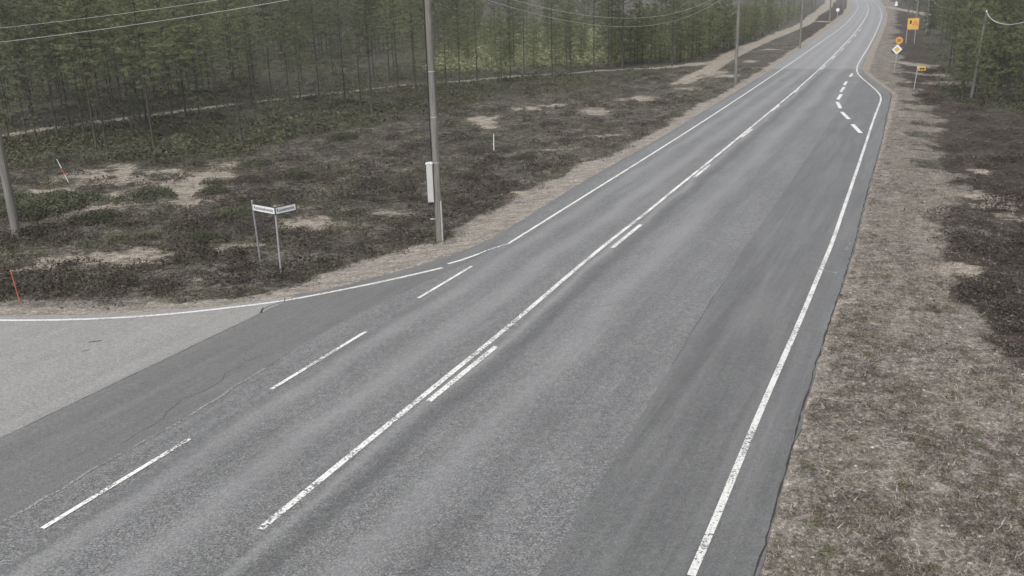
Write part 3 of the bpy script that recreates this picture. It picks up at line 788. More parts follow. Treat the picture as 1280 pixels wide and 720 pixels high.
def pine_mesh(seed, h, clear, spread, kind='pine', dens=1.0, leaf=.20, lod=False):
    """returns (trunk verts,faces), (crown verts,faces)"""
    R = np.random.RandomState(seed); r0 = .0052 * h + .010
    tb = MB(); n = 7
    bend = R.uniform(-.12, .12, 2)
    pts = []; rad = []
    for i in range(9):
        k = i / 8
        pts.append((bend[0] * math.sin(k * 3) * h * .05, bend[1] * math.sin(k * 2.3) * h * .05, k * h * .98 - (.15 if i == 0 else 0))); rad.append(r0 * (1.25 if i == 0 else 1) * (1 - .88 * k) + .006)
    tb.tube(pts, rad, 7)
    def tp(z):
        k = z / (h * .98)
        return np.array([bend[0] * math.sin(k * 3) * h * .05, bend[1] * math.sin(k * 2.3) * h * .05, z])
    cb = MB(); LV = []
    nbr = int((38 if kind != 'spruce' else 60) * dens * h / 10)
    for b in range(nbr):
        k = (b + R.rand()) / nbr
        z = h * (clear + (1 - clear) * k * .97)
        if kind == 'pine':
            Lb = spread * (math.sin(math.pi * min(1, (1 - k) * .85 + .12)) ** .8) * R.uniform(.6, 1.15)
            el = R.uniform(-.2, .22) + .6 * k * k
        elif kind == 'spruce':
            Lb = spread * ((1 - k) * .95 + .06) * R.uniform(.8, 1.1); el = R.uniform(-.35, .05)
        else:
            Lb = spread * (.5 + .5 * math.sin(math.pi * k)) * R.uniform(.5, 1.1); el = R.uniform(.3, 1.0)
        az = b * 2.4 + R.uniform(-.5, .5)
        d = np.array([math.cos(az) * math.cos(el), math.sin(az) * math.cos(el), math.sin(el)])
        p0 = tp(z); p1 = p0 + d * Lb * .55; p2 = p0 + d * Lb + np.array([0, 0, (.12 if kind == 'pine' else -.05) * Lb])
        cb.tube([p0, p1, p2], [.012 + .008 * Lb, .008 + .004 * Lb, .004], 3, cap=False)
        if kind == 'bare':
            for _ in range(int(7 * dens)):
                q0 = p0 + (p2 - p0) * R.uniform(.3, 1); dd = R.randn(3) * .35 + d * .5 + np.array([0, 0, .3]); dd /= np.linalg.norm(dd)
                cb.tube([q0, q0 + dd * R.uniform(.3, .8)], [.008, .003], 3, cap=False)
            continue
        ncl = max(2, int(Lb * (4.6 if kind == 'pine' else 5) * (.6 if lod else 1)))
        for c_ in range(ncl):
            u = (.35 + .65 * (c_ + R.rand()) / ncl) if kind == 'pine' else ((c_ + R.rand()) / ncl)
            q = p0 + (p2 - p0) * u + R.randn(3) * (.15 * (1 + Lb * .4) * np.array([1, 1, .32]))
            for _ in range((5 if kind == 'pine' else 4) if lod else (26 if kind == 'pine' else 20)):
                dd = R.randn(3); dd[2] = abs(dd[2]) * .45 if kind == 'pine' else -abs(dd[2]) * .4; dd += d * .8; dd /= np.linalg.norm(dd)
                s = leaf * R.uniform(.7, 1.5); sd_ = np.cross(dd, R.randn(3)); sd_ /= np.linalg.norm(sd_)
                o_ = q + R.randn(3) * (.07, .07, .045)
                wl = .15 if lod else .075
                LV.append((o_ - sd_ * s * wl, o_ + sd_ * s * wl, o_ + dd * s))
    me_t = bpy.data.meshes.new('trunk'); me_t.from_pydata(tb.v, [], tb.f); me_t.polygons.foreach_set('use_smooth', [True] * len(me_t.polygons)); me_t.update()
    nb = len(cb.v)
    LV = np.array(LV).reshape(-1, 3) if LV else np.zeros((0, 3))
    allv = np.vstack([np.array(cb.v).reshape(-1, 3), LV])
    ff = [i for f in cb.f for i in f] + list(range(nb, nb + len(LV)))
    lt = [len(f) for f in cb.f] + [3] * (len(LV) // 3)
    me_c = mesh_np('crown', allv, ff, lt)
    mi = np.r_[np.zeros(len(cb.f), int), np.ones(len(LV) // 3, int)]
    me_c.materials.append(MAT['bark']); 
    me_c.materials.append(MAT['needles'] if kind == 'pine' else MAT['spruce'])
    me_c.polygons.foreach_set('material_index', mi.astype(np.int32))
    return me_t, me_c

def proto(name, seed, h, clear, spread, kind='pine', dens=1.0, leaf=.2, bark=None, leafm=None, lod=False):
    mt, mc = pine_mesh(seed, h, clear, spread, kind, dens, leaf, lod)
    mt.materials.append(bark or MAT['bark'])
    if kind == 'bare': mc.materials[0] = MAT['twigs']; mc.materials[1] = MAT['twigs']; 
    if leafm: mc.materials[1] = leafm
    return name, mt, mc

PINES = [proto('pine_tree', 100 + i, [9.8, 11.3, 7.6, 12, 9.0, 10.5][i], [.26, .34, .16, .36, .12, .30][i], [1.9, 2.3, 1.5, 2.1, 1.9, 1.5][i], dens=[1.5, 1.6, 1.4, 1.6, 1.5, 1.2][i], leaf=.145) for i in range(6)]
YOUNG = [proto('young_pine', 200 + i, [5.5, 6.5, 4.5, 3.2][i], [.12, .15, .1, .06][i], [1.3, 1.4, 1.15, .9][i], dens=1.5, leafm=MAT['needles_y']) for i in range(4)]
SPRUCE = [proto('spruce_tree', 300 + i, [9.5, 11][i], [.08, .12][i], [1.9, 2.1][i], 'spruce', 1.1, .22) for i in range(2)]
BARE = [proto('bare_birch', 400 + i, [9, 10.5, 8][i], [.3, .35, .25][i], [1.2, 1.4, 1.1][i], 'bare', 1.0, bark=MAT['bark_grey']) for i in range(3)]
SAPL = [proto('pine_sapling', 500 + i, [1.2, .8, 1.7][i], [.02, .02, .02][i], [.42, .3, .45][i], dens=2.4, leaf=.11, leafm=MAT['needles']) for i in range(3)]
count = {}
placed = []
def place(p, x, y, label, cat, group, s=1.0, rz=None):
    name, mt, mc = p
    m = masks(np.array([x]), np.array([y])); z = float(ground_z(np.array([x]), np.array([y]), m)[0])
    t = thing(name, label, cat, (x, y, z), rnd.uniform(0, 6.28) if rz is None else rz, group)
    t.scale = (s, s, s)
    for nm, me_ in (('trunk', mt), ('crown', mc)):
        o = bpy.data.objects.new(nm, me_); COL.objects.link(o); o.parent = t
    placed.append((x, y)); count[name] = count.get(name, 0) + 1
    return t

ORD = ['leftmost', 'second', 'third', 'fourth', 'fifth', 'sixth', 'seventh', 'eighth', 'ninth', 'tenth', 'eleventh', 'twelfth', 'thirteenth', 'fourteenth', 'fifteenth', 'sixteenth', 'seventeenth', 'eighteenth', 'nineteenth', 'twentieth',
       'twenty-first', 'twenty-second', 'twenty-third', 'twenty-fourth', 'twenty-fifth', 'twenty-sixth', 'twenty-seventh', 'twenty-eighth', 'twenty-ninth', 'thirtieth', 'thirty-first', 'thirty-second', 'thirty-third', 'thirty-fourth', 'thirty-fifth', 'thirty-sixth', 'thirty-seventh', 'thirty-eighth', 'thirty-ninth', 'fortieth']
FRONT = [(12, 176), (32, 165), (47, 182), (72, 170), (88, 162), (105, 167), (120, 180), (132, 177), (155, 152), (165, 163), (176, 154), (183, 152), (192, 182), (217, 157), (232, 141), (250, 150), (270, 129), (302, 177), (315, 126), (340, 130), (363, 138), (376, 124), (400, 136), (432, 128), (452, 137), (465, 138), (497, 108), (520, 120), (558, 112), (575, 116), (597, 104), (627, 103), (638, 101), (655, 93), (690, 96), (713, 90), (742, 88), (765, 84), (778, 83), (840, 80)]
for i, (a_, b_) in enumerate(FRONT):
    p = at(a_, b_)
    o_ = ORD[i]
    lab = ('leftmost pine of the front row at the forest edge' if i == 0 else '%s pine from the left in the front row at the forest edge' % o_)
    place(PINES[rnd.randrange(6)], p.x, p.y, lab, 'tree', 'pines in the front row of the left forest', rnd.uniform(.9, 1.08))

def far_enough(x, y, d):
    return all((x - a) ** 2 + (y - b) ** 2 > d * d for a, b in placed)
def fill(n, box, protos, label, cat, group, dmin, s0, s1, cond=None):
    """n trees of a zone given in photo pixels of the tree's foot"""
    k = 0; tries = 0
    while k < n and tries < n * 60:
        tries += 1
        a_ = rnd.uniform(box[0], box[2]); b_ = rnd.uniform(box[1], box[3])
        if cond and not cond(a_, b_): continue
        p = at(a_, b_)
        if not far_enough(p.x, p.y, dmin): continue
        m = masks(np.array([p.x]), np.array([p.y]))
        if m['sand'][0] > .4 or m['inroad'][0] or m['gravel'][0] > .3: continue
        place(protos[rnd.randrange(len(protos))], p.x, p.y, label, cat, group, rnd.uniform(s0, s1)); k += 1

def fline(a_, P):
    return np.interp(a_, [q[0] for q in P], [q[1] for q in P])
pl = sorted(PATH)
path_y = lambda a_: fline(a_, pl)
# between the front row and the track, then behind the track
fill(70, (-60, 92, 620, 165), PINES, 'slender pine standing among the others behind the front row of the left forest', 'tree', 'pines inside the left forest', 1.6, .85, 1.1, lambda a_, b_: b_ < path_y(a_) - 2 and b_ > path_y(a_) - 42)
fill(26, (-60, 60, 420, 110), PINES, 'tall pine deep in the left forest behind the sandy track', 'tree', 'pines deep in the left forest', 2.2, .95, 1.2, lambda a_, b_: b_ < path_y(a_) - 35)
fill(14, (600, 55, 900, 90), PINES, 'slender pine on the near edge of the bright clearing', 'tree', 'pines at the clearing', 3, .8, 1.0, lambda a_, b_: b_ < path_y(a_) - 1)
fill(70, (760, 30, 1030, 82), YOUNG, 'dense young pine beside the sandy track towards the far road', 'tree', 'young pines along the track', 1.6, .8, 1.25, lambda a_, b_: b_ < path_y(a_) - 2.2 and b_ > path_y(a_) - 14)
fill(55, (560, 55, 900, 84), YOUNG, 'bushy young pine growing in the bright clearing', 'tree', 'young pines in the clearing', 2.2, .6, 1.1, lambda a_, b_: b_ < path_y(a_) - 2)
# right forest
fill(40, (1186, 50, 1330, 124), PINES, 'pine in the forest beside the right verge', 'tree', 'pines of the right forest', 1.8, .8, 1.0)
fill(10, (1180, 75, 1300, 118), SPRUCE, 'dark spruce at the edge of the right forest', 'tree', 'spruces of the right forest', 2.2, .75, 1.0)
fill(12, (1162, 20, 1200, 60), SPRUCE + PINES[:2], 'distant conifer beyond the yellow detour sign', 'tree', 'conifers beyond the yellow sign', 3, .8, 1.0)
fill(9, (1200, 95, 1310, 130), YOUNG[:2], 'pale green young pine in front of the right forest', 'tree', 'young pines before the right forest', 2.2, .7, 1.1)
SP = [(65, 250), (385, 200), (408, 190), (325, 212), (290, 205), (425, 212), (440, 225), (345, 196), (480, 190), (680, 140), (695, 132), (710, 140), (655, 148), (720, 128), (738, 122), (760, 120), (150, 195), (180, 190), (225, 195), (530, 170), (575, 160), (500, 212), (20, 200), (60, 205), (100, 202), (350, 180), (420, 170), (460, 168)]
for a_, b_ in SP:
    p = at(a_, b_)
    place(SAPL[rnd.randrange(3)], p.x, p.y, 'low green pine sapling growing in the heath before the forest', 'sapling', 'pine saplings in the heath', rnd.uniform(.6, .95))

JB = [(60, 252, 1.5), (100, 246, 1.3), (28, 262, 1.1), (185, 241, 1.35), (20, 246, 1.1), (268, 233, .8), (290, 262, .9), (120, 268, 1.0), (430, 170, 1.0), (372, 216, .8), (655, 190, .8), (590, 215, .7), (250, 290, .7), (320, 200, .9)]
def bush_mesh(seed, w_=1.0, h_=.62):
    R = np.random.RandomState(seed); n = 5200
    a = R.uniform(0, 6.283, n); q = np.sqrt(R.rand(n)); lob = 1 + .22 * np.sin(a * 3 + seed) + .15 * np.sin(a * 7)
    P = np.stack([np.cos(a) * q * w_ * lob, np.sin(a) * q * w_ * lob, h_ * np.sqrt(1 - q * q + 1e-6) * R.uniform(.3, 1.05, n)], 1)
    T = R.randn(n, 3, 3) * .026; V = (P[:, None] + T).reshape(-1, 3)
    return mesh_np('juniper_bush', V, np.arange(len(V)), np.full(n, 3))
BM = [bush_mesh(i) for i in range(3)]
for b_ in BM: b_.materials.append(m_leaf('juniper', (.036, .040, .026), (.10, .106, .064), None, .8, .2) if b_ is BM[0] else BM[0].materials[0])
JL = ['widest low green bush on the heath near the left pole', 'low green bush touching the widest one left of the sand patch', 'low bush right behind the foot of the left pole', 'isolated green bush in the middle of the large sand patch', 'bush cut by the left photo edge behind the left pole', 'small bush at the right end of the large sand patch', 'bush left of the street name sign in brown heather', 'bush below the large sand patch', 'bush at the forest edge below the front row pines', 'small bush on the heath between sand patch and tall pole', 'small bush right of the white marker stake', 'bush just right of the tall pole in open heath', 'smallest bush above the lower left sand patch', 'bush before the saplings at the forest edge']
for (a_, b__, s__), l__ in zip(JB, JL):
    p = at(a_, b__); o = bpy.data.objects.new('juniper_bush', BM[rnd.randrange(3)]); COL.objects.link(o)
    m = masks(np.array([p.x]), np.array([p.y])); o.location = (p.x, p.y, float(ground_z(np.array([p.x]), np.array([p.y]), m)[0]) - .05); o.rotation_euler = (0, 0, rnd.uniform(0, 6)); o.scale = (s__, s__ * .9, s__ * .75)
    tag(o, l__, 'bush', 'low green bushes on the heath')
domes('heather_mounds', m_leaf('brown_heather', (.016, .013, .012), (.070, .054, .045), None, .9, 0), 'rounded dark brown heather mounds on the heath',
      scatter(5200, -36, 38, 24, 110, lambda x, y, m, R: (m['gravel'] < .3) & (m['grassy'] < .3) & (m['sand'] < .85) & (R.rand(len(x)) < np.where(m['sand'] > .5, .15, .50)), 12), 170, .5, .26, .026)

# far-off wood: one mass each, low detail trees merged
def far_wood(name, label, protos, pts, scales):
    R = np.random.RandomState(len(pts)); n = len(pts)
    pick = R.randint(0, len(protos), n); rot = R.uniform(0, 6.283, n)
    VV, FF, LT, MI = [], [], [], []; base = 0
    mats = []
    for p_ in protos:
        for m_ in (p_[1].materials[0], p_[2].materials[0], p_[2].materials[1]):
            if m_ not in mats: mats.append(m_)
    for k, p_ in enumerate(protos):
        ids = np.flatnonzero(pick == k)
        for me_ in (p_[1], p_[2]):
            nv = len(me_.vertices); v = np.zeros(nv * 3, np.float32); me_.vertices.foreach_get('co', v); v = v.reshape(-1, 3)
            nl = len(me_.loops); l_ = np.zeros(nl, np.int32); me_.loops.foreach_get('vertex_index', l_)
            lt = np.zeros(len(me_.polygons), np.int32); me_.polygons.foreach_get('loop_total', lt)
            mi = np.zeros(len(lt), np.int32); me_.polygons.foreach_get('material_index', mi)
            mp = np.array([mats.index(q) for q in me_.materials])
            c, s_ = np.cos(rot[ids])[:, None], np.sin(rot[ids])[:, None]; sc = scales[ids][:, None]
            X = (v[None, :, 0] * c - v[None, :, 1] * s_) * sc + pts[ids, 0][:, None]
            Y = (v[None, :, 0] * s_ + v[None, :, 1] * c) * sc + pts[ids, 1][:, None]
            Z = v[None, :, 2] * sc + pts[ids, 2][:, None]
            VV.append(np.stack([X, Y, Z], -1).reshape(-1, 3))
            FF.append((l_[None] + (np.arange(len(ids)) * nv)[:, None] + base).ravel())
            LT.append(np.tile(lt, len(ids))); MI.append(np.tile(mp[mi], len(ids)))
            base += nv * len(ids)
    me = mesh_np(name, np.vstack(VV), np.concatenate(FF), np.concatenate(LT))
    for m_ in mats: me.materials.append(m_)
    me.polygons.foreach_set('material_index', np.concatenate(MI).astype(np.int32))
    return tag(link(name, me), label, kind='stuff')
FP = [proto('pine_tree', 600 + i, [10, 11.5, 9][i], .28, 1.8, dens=.62, leaf=.42, lod=True) for i in range(3)]
FS = [proto('spruce_tree', 620, 10, .1, 2.0, 'spruce', .55, .45, lod=True)]
FB = [proto('bare_birch', 630 + i, [9, 10.5][i], .25, 1.3, 'bare', .75, bark=MAT['bark_grey']) for i in range(2)]
FY = [proto('young_pine', 640 + i, [4.5, 3.2][i], .08, 1.2, dens=.9, leaf=.36, leafm=MAT['needles_y'], lod=True) for i in range(2)]
FY[0][2].name = 'crown'

def zone_pts(n, th0, th1, r0, r1, cond, seed):
    R = np.random.RandomState(seed)
    t_ = np.radians(R.uniform(th0, th1, n)); r = np.sqrt(R.uniform(r0 ** 2, r1 ** 2, n))
    x = r * np.sin(t_); y = r * np.cos(t_); m = masks(x, y); px, py, _ = proj(x, y, np.zeros_like(x))
    k = (m['forest'] > .5) & (m['sand'] < .4) & ~m['inroad'] & cond(x, y, px, py)
    x, y = x[k], y[k]; return np.stack([x, y, np.full(len(x), -.25)], 1), R.uniform(.85, 1.25, len(x))
pyp = lambda px: np.interp(px, [q[0] for q in pl], [q[1] for q in pl])
pts, sc_ = zone_pts(2600, -38, 3, 95, 420, lambda x, y, px, py: (py < pyp(px) - 36) & (px < 600), 31)
far_wood('far_pine_wood', 'far pine wood behind the left forest', FP, pts, sc_)
pts, sc_ = zone_pts(3200, -10, 22, 185, 700, lambda x, y, px, py: (px > 430) & (px < 1040) & (py < np.interp(px, [430, 640, 900, 1000, 1040], [52, 32, 27, 18, 2])), 32)
far_wood('far_bare_wood', 'far brown leafless wood beyond the clearing', FB + FB + [FP[1]], pts, sc_)
pts, sc_ = zone_pts(2600, -6, 24, 140, 500, lambda x, y, px, py: (px > 560) & (px < 1035) & (py < pyp(px) - 8) & (py > np.interp(px, [560, 900, 1000, 1035], [36, 28, 14, 2])) & ((px > 880) | (vnoise(x / 9, y / 9) > .55)), 33)
far_wood('far_young_wood', 'far young pines filling the ground between clearing and track', FY, pts, sc_)
pts, sc_ = zone_pts(3200, 20, 42, 95, 700, lambda x, y, px, py: (px > 1125) & ((px > 1200) | (py < 24)), 34)
far_wood('far_right_wood', 'far mixed wood behind the right forest and the road bend', FP + FS + FB[:1], pts, sc_)
R_ = np.random.RandomState(5); t_ = np.radians(R_.uniform(-60, 60, 2600)); r_ = R_.uniform(800, 1400, 2600)
far_wood('horizon_wood', 'forest closing the horizon all round', FP[:2] + FB[:1], np.stack([r_ * np.sin(t_), r_ * np.cos(t_), np.full(2600, -.3)], 1), R_.uniform(1.0, 1.7, 2600))

# ------------------------------------------------------------------ poles
def m_pole():
    t = NT('weathered_pole_wood')
    f = t.noise(1.0, 5, .7, vec=t.stretch(38, 38, 1.1)); f2 = t.noise(1.0, 3, .6, vec=t.stretch(5, 5, .5), off=3)
    c = t.mix(t.ramp(f, .38, .62), (.095, .088, .078), (.21, .2, .185)); c = t.mix(t.ramp(f2, .45, .7, 0, .6), c, (.10, .095, .085))
    t.bump(f, .5, .01); return t.done(c, .85)
MAT['pole_wood'] = m_pole()
MAT['pole_dark'] = m_simple('tarred_pole_wood', (.085, .08, .075), .3, 3, .85)
MAT['galv'] = m_simple('galvanised_steel', (.33, .34, .35), .15, 6, .5, .3)
MAT['white'] = m_simple('white_sheet', (.56, .57, .58), .05, 4, .45)
MAT['box_grey'] = m_simple('light_grey_box', (.36, .36, .355), .06, 3, .5)
MAT['black'] = m_simple('black_plastic', (.02, .02, .022), .1, 5, .5)
MAT['yellow'] = m_simple('yellow_sheet', (.50, .33, .08), .06, 4, .5)
MAT['orange'] = m_simple('orange_sheet', (.42, .17, .055), .06, 4, .5)
MAT['redp'] = m_simple('red_plastic', (.42, .10, .06), .15, 6, .5)
MAT['wire'] = m_simple('aluminium_wire', (.42, .43, .42), .08, 3, .45, .2)
MAT['porcelain'] = m_simple('brown_insulator', (.16, .08, .05), .1, 5, .3)

def gz1(x, y):
    return float(ground_z(np.array([x]), np.array([y]))[0])

def pole(px, py, h, r0, r1, label, name='utility_pole', arm=True, group='utility poles', mat=None, rz=0.0):
    p = at(px, py); z = gz1(p.x, p.y)
    t = thing(name, label, 'pole', (p.x, p.y, z), rz, group)
    mb = MB(); mb.tube([(0, 0, -.3), (0, 0, h * .5), (0, 0, h)], [r0, (r0 + r1) / 2, r1], 14)
    mb.build('pole_shaft', mat or MAT['pole_wood'], t, smooth=False)
    if arm:
        mb = MB(); mb.box(-.75, .75, r1 + .002, r1 + .09, h - .5, h - .41); mb.build('crossarm', MAT['galv'], t)
        for sx in (-.65, 0, .65):
            mb = MB(); mb.tube([(sx, r1 + .05, h - .408), (sx, r1 + .05, h - .25)], [.045, .035], 8); mb.build('insulator', MAT['porcelain'], t)
    return t, Vector((p.x, p.y, z))

HEAD = math.radians(-25)
# the tall pole with the meter box
tP, bP = pole(550, 298, 9.4, .135, .105, 'tall grey wooden pole with white meter box beside the junction', mat=MAT['pole_wood'], rz=0)
u = .026
mb = MB(); mb.box(-.335, -.125, -.17, .10, 1.42, 2.74); bx0 = mb.build('meter_box', MAT['box_grey'], tP, bevel=.008)
mb = MB(); mb.add([(-.36, -.19, 2.742), (-.11, -.19, 2.742), (-.11, .12, 2.742), (-.36, .12, 2.742), (-.36, -.19, 2.76), (-.11, -.19, 2.80), (-.11, .12, 2.80), (-.36, .12, 2.76)],
                  [(0, 3, 2, 1), (4, 5, 6, 7), (0, 1, 5, 4), (1, 2, 6, 5), (2, 3, 7, 6), (3, 0, 4, 7)]); mb.build('box_lid', MAT['white'], bx0)
mb = MB(); mb.box(-.325, -.14, -.178, -.172, 1.48, 2.68); mb.build('box_door', MAT['box_grey'], bx0)
mb = MB(); mb.box(-.30, -.17, -.10, .04, 1.30, 1.418); mb.build('box_foot', MAT['black'], bx0)
mb = MB(); mb.tube([(-.14, -.03, 2.7), (-.15, -.04, 4), (-.135, -.04, 6), (-.125, -.03, 9.0)], .018, 6); mb.build('riser_cable', MAT['black'], tP)
mb = MB(); mb.tube([(.10, -.12, -.1), (.10, -.125, 1.45)], .032, 8); mb.build('cable_guard', MAT['galv'], tP)
mb = MB(); mb.box(-.22, -.128, -.03, .03, .78, .80); mb.tube([(-.22, 0, .79), (-.30, 0, .79)], .02, 6); mb.build('bracket', MAT['galv'], tP)
mb = MB()
for zz in (2.76, 4.3, 5.8):
    mb.tube([(0, 0, zz), (0, 0, zz + .03)], .137 - .003 * zz, 14)
mb.build('strap', MAT['galv'], tP)
tL, bL = pole(20, 290, 8.2, .165, .135, 'thick pale wooden pole cut by the left edge of the photo', mat=MAT['pole_wood'])
t3, b3 = pole(919, 105, 9.6, .15, .115, 'wooden power pole between heath and road, nearest of the row along the far road', mat=MAT['pole_wood'])
t4, b4 = pole(999.5, 60, 9.8, .17, .13, 'second wooden power pole of the row along the far road', mat=MAT['pole_wood'])
t5, b5 = pole(1036.5, 29, 9.8, .18, .14, 'third wooden power pole of the row near the round sign', mat=MAT['pole_wood'])
t6, b6 = pole(1053.8, 16.5, 10, .19, .15, 'fourth and farthest slim power pole of the row on the left of the bend', mat=MAT['pole_wood'])
t7, b7 = pole(1157.5, 40, 9.5, .16, .13, 'slim pole right of the yellow detour sign', mat=MAT['pole_wood'], group='poles on the right side')
t8, b8 = pole(1144.5, 32, 9.5, .18, .14, 'slim pole rising behind the yellow detour sign', mat=MAT['pole_wood'], group='poles on the right side')
# short pole in the right wood, its top at (1233,17)
b_ = at(1213.5, 122); topp = ray_y(1233, 15, b_.y)
t9 = thing('utility_pole', 'short thin pole among the right hand pines carrying a slack wire', 'pole', b_, 0, 'poles on the right side')
mb = MB(); mb.tube([(0, 0, -.3), tuple(topp - b_)], [.10, .075], 10); mb.build('pole_shaft', MAT['pole_wood'], t9)
mb = MB(); mb.tube([tuple(topp - b_), tuple(topp - b_ + Vector((0, 0, .14)))], .05, 8); mb.build('insulator', MAT['white'], t9)

def wire(name, a, b, sag, r, label, group, n=40, extra=None):
    a, b = Vector(a), Vector(b); pts = []
    for i in range(n + 1):
        k = i / n; p = a.lerp(b, k); p.z -= 4 * sag * k * (1 - k); pts.append(p)
    mb = MB(); mb.tube(pts, r, 5)
    return tag(mb.build(name, MAT['wire'], smooth=True), label, 'wire', group)
P_ = lambda b, z: (b.x, b.y, b.z + z)
wire('power_wire', P_(bP, 8.95), P_(b3, 9.1), 2.25, .008, 'upper slack wire between the tall pole and the next pole, crossing above the clearing', 'overhead wires')
wire('power_wire', P_(bP, 8.75), P_(b3, 8.75), 2.45, .008, 'lower slack wire between the tall pole and the next pole, crossing above the clearing', 'overhead wires')
wL1 = ray_y(-40, 57, bL.y); wL2 = ray_y(-40, 39, bL.y)
wire('power_wire', P_(bP, 8.9), wL1, .18, .007, 'lower pale wire slanting over the trees at upper left', 'overhead wires')
wire('power_wire', P_(bP, 9.2), wL2, .18, .005, 'upper pale wire slanting over the trees at upper left', 'overhead wires')
wire('power_wire', P_(b3, 9.1), P_(b4, 9.3), 1.2, .014, 'wire between the first and second pole of the far row', 'overhead wires')
wire('power_wire', P_(b4, 9.3), P_(b5, 9.3), 1.2, .014, 'wire between the second and third pole of the far row', 'overhead wires')
# thick slack wire from the short pole towards the right
e1 = ray_y(1330, -10, topp.y * .55)
def wire_px(pp, Y0, Y1, r, label, n=30):
    P = chaikin(pp, 3); pts = []
    for i, (a_, b__) in enumerate(P):
        pts.append(ray_y(a_, b__, Y0 + (Y1 - Y0) * i / (len(P) - 1)))
    mb = MB(); mb.tube(pts, r, 6); return tag(mb.build('power_wire', MAT['wire'], smooth=True), label, 'wire', 'overhead wires')
wire_px([(1233.5, 15), (1236, 21), (1243, 27), (1256, 31), (1270, 30.5), (1290, 25), (1330, 8), (1370, -20)], topp.y, topp.y * .8, .035, 'thick white slack wire hanging from the short pole at right')
wire_px([(1163, -6), (1167, 2), (1172, 7), (1178, 9.5), (1183, 9.5)], b7.y, b7.y, .06, 'short end of slack white wire beside the right hand poles')

# ------------------------------------------------------------------ street name sign
pa = at(351, 340); pb = at(326, 326)
zt = 2.12
A2 = at(344.0, 263.5, zt - .12); A1 = at(316.5, 258.5, zt - .12); A3 = at(369.5, 258, zt - .12)
ss = thing('street_name_sign', 'two white street name boards set in a V on two leaning steel posts', 'sign', (pa.x, pa.y, gz1(pa.x, pa.y)))
off = Vector((pa.x, pa.y, gz1(pa.x, pa.y)))
mb = MB(); mb.tube([Vector((0, 0, -.3)), A2 - off + Vector((0, 0, .16))], .028, 10); mb.build('post', MAT['galv'], ss)
mb = MB(); mb.tube([Vector((pb.x, pb.y, gz1(pb.x, pb.y) - .3)) - off, A1 - off + Vector((-.02, 0, .2))], .028, 10); mb.build('post', MAT['galv'], ss)
def board(a, b, text, hgt=.19):
    d = (b - a); L = Vector((d.x, d.y, 0)).length; ang = math.atan2(d.y, d.x)
    o = bpy.data.objects.new('name_board', None)
    mb = MB(); mb.box(.02, L, -.012, .012, -hgt / 2, hgt / 2)
    o = mb.build('name_board', MAT['white'], ss); o.location = a - off; o.rotation_euler = (0, 0, ang)
    mb = MB(); mb.box(.0, L + .02, -.016, .016, hgt / 2 + .001, hgt / 2 + .02); mb.box(.0, L + .02, -.016, .016, -hgt / 2 - .02, -hgt / 2 - .001)
    mb.box(L + .001, L + .022, -.016, .016, -hgt / 2, hgt / 2)
    mb.build('board_frame', MAT['black'], o)
    text_mesh('lettering', text, .14, MAT['black'], o, (L / 2, -.0135, 0), bold=.002, width=L * .86)
board(A1 + Vector((0, -.045, 0)), A2 + Vector((0, -.045, 0)), 'Rytinkisalmentie')
board(A2 + Vector((.01, -.045, 0)), A3 + Vector((0, -.045, 0)), 'Kuusamontie')

# ------------------------------------------------------------------ snow poles and markers
def stick(name, base, top, r, segs, label, cat, group=None):
    b_ = at(*base); t_ = ray_y(top[0], top[1], b_.y); zb = gz1(b_.x, b_.y)
    t = thing(name, label, cat, (b_.x, b_.y, zb), 0, group)
    d = t_ - Vector((b_.x, b_.y, zb))
    for k0, k1, m_, nm in segs:
        mb = MB(); mb.tube([d * k0 + (Vector((0, 0, -.15)) if k0 == 0 else Vector((0, 0, 0))), d * k1], [r, r * .85], 8); mb.build(nm, MAT[m_], t)
stick('snow_pole', (26, 378), (13, 338), .015, [(0, .93, 'redp', 'stake'), (.93, 1, 'orange', 'stake_tip')], 'thin leaning orange red snow pole by the side road', 'marker pole')
stick('survey_stake', (92, 235), (71, 199), .018, [(0, .35, 'pole_dark', 'stake'), (.35, .55, 'white', 'band'), (.55, .75, 'redp', 'band'), (.75, 1, 'white', 'stake_tip')], 'leaning striped white and red stake before the left forest', 'marker pole')
stick('marker_stake', (617, 181), (617, 163), .03, [(0, .85, 'white', 'stake'), (.85, 1, 'pole_dark', 'stake_tip')], 'short white marker stake standing in the heath right of the tall pole', 'marker pole')

# ------------------------------------------------------------------ signs along the far road
def face(obj_parent, w_, h_, z, mat, name='sign_plate', rim=None, y=0.0, rot=0.0, rimw=.05):
    pass
def disc(r, n=32, ox=0, oz=0): return [(ox + r * math.cos(2 * math.pi * i / n), oz + r * math.sin(2 * math.pi * i / n)) for i in range(n)]
def rect(x0, x1, z0, z1): return [(x0, z0), (x1, z0), (x1, z1), (x0, z1)]
def plate(outline, y0, y1, mat, name, parent):
    mb = MB(); mb.prism(outline, y0, y1); return mb.build(name, mat, parent)

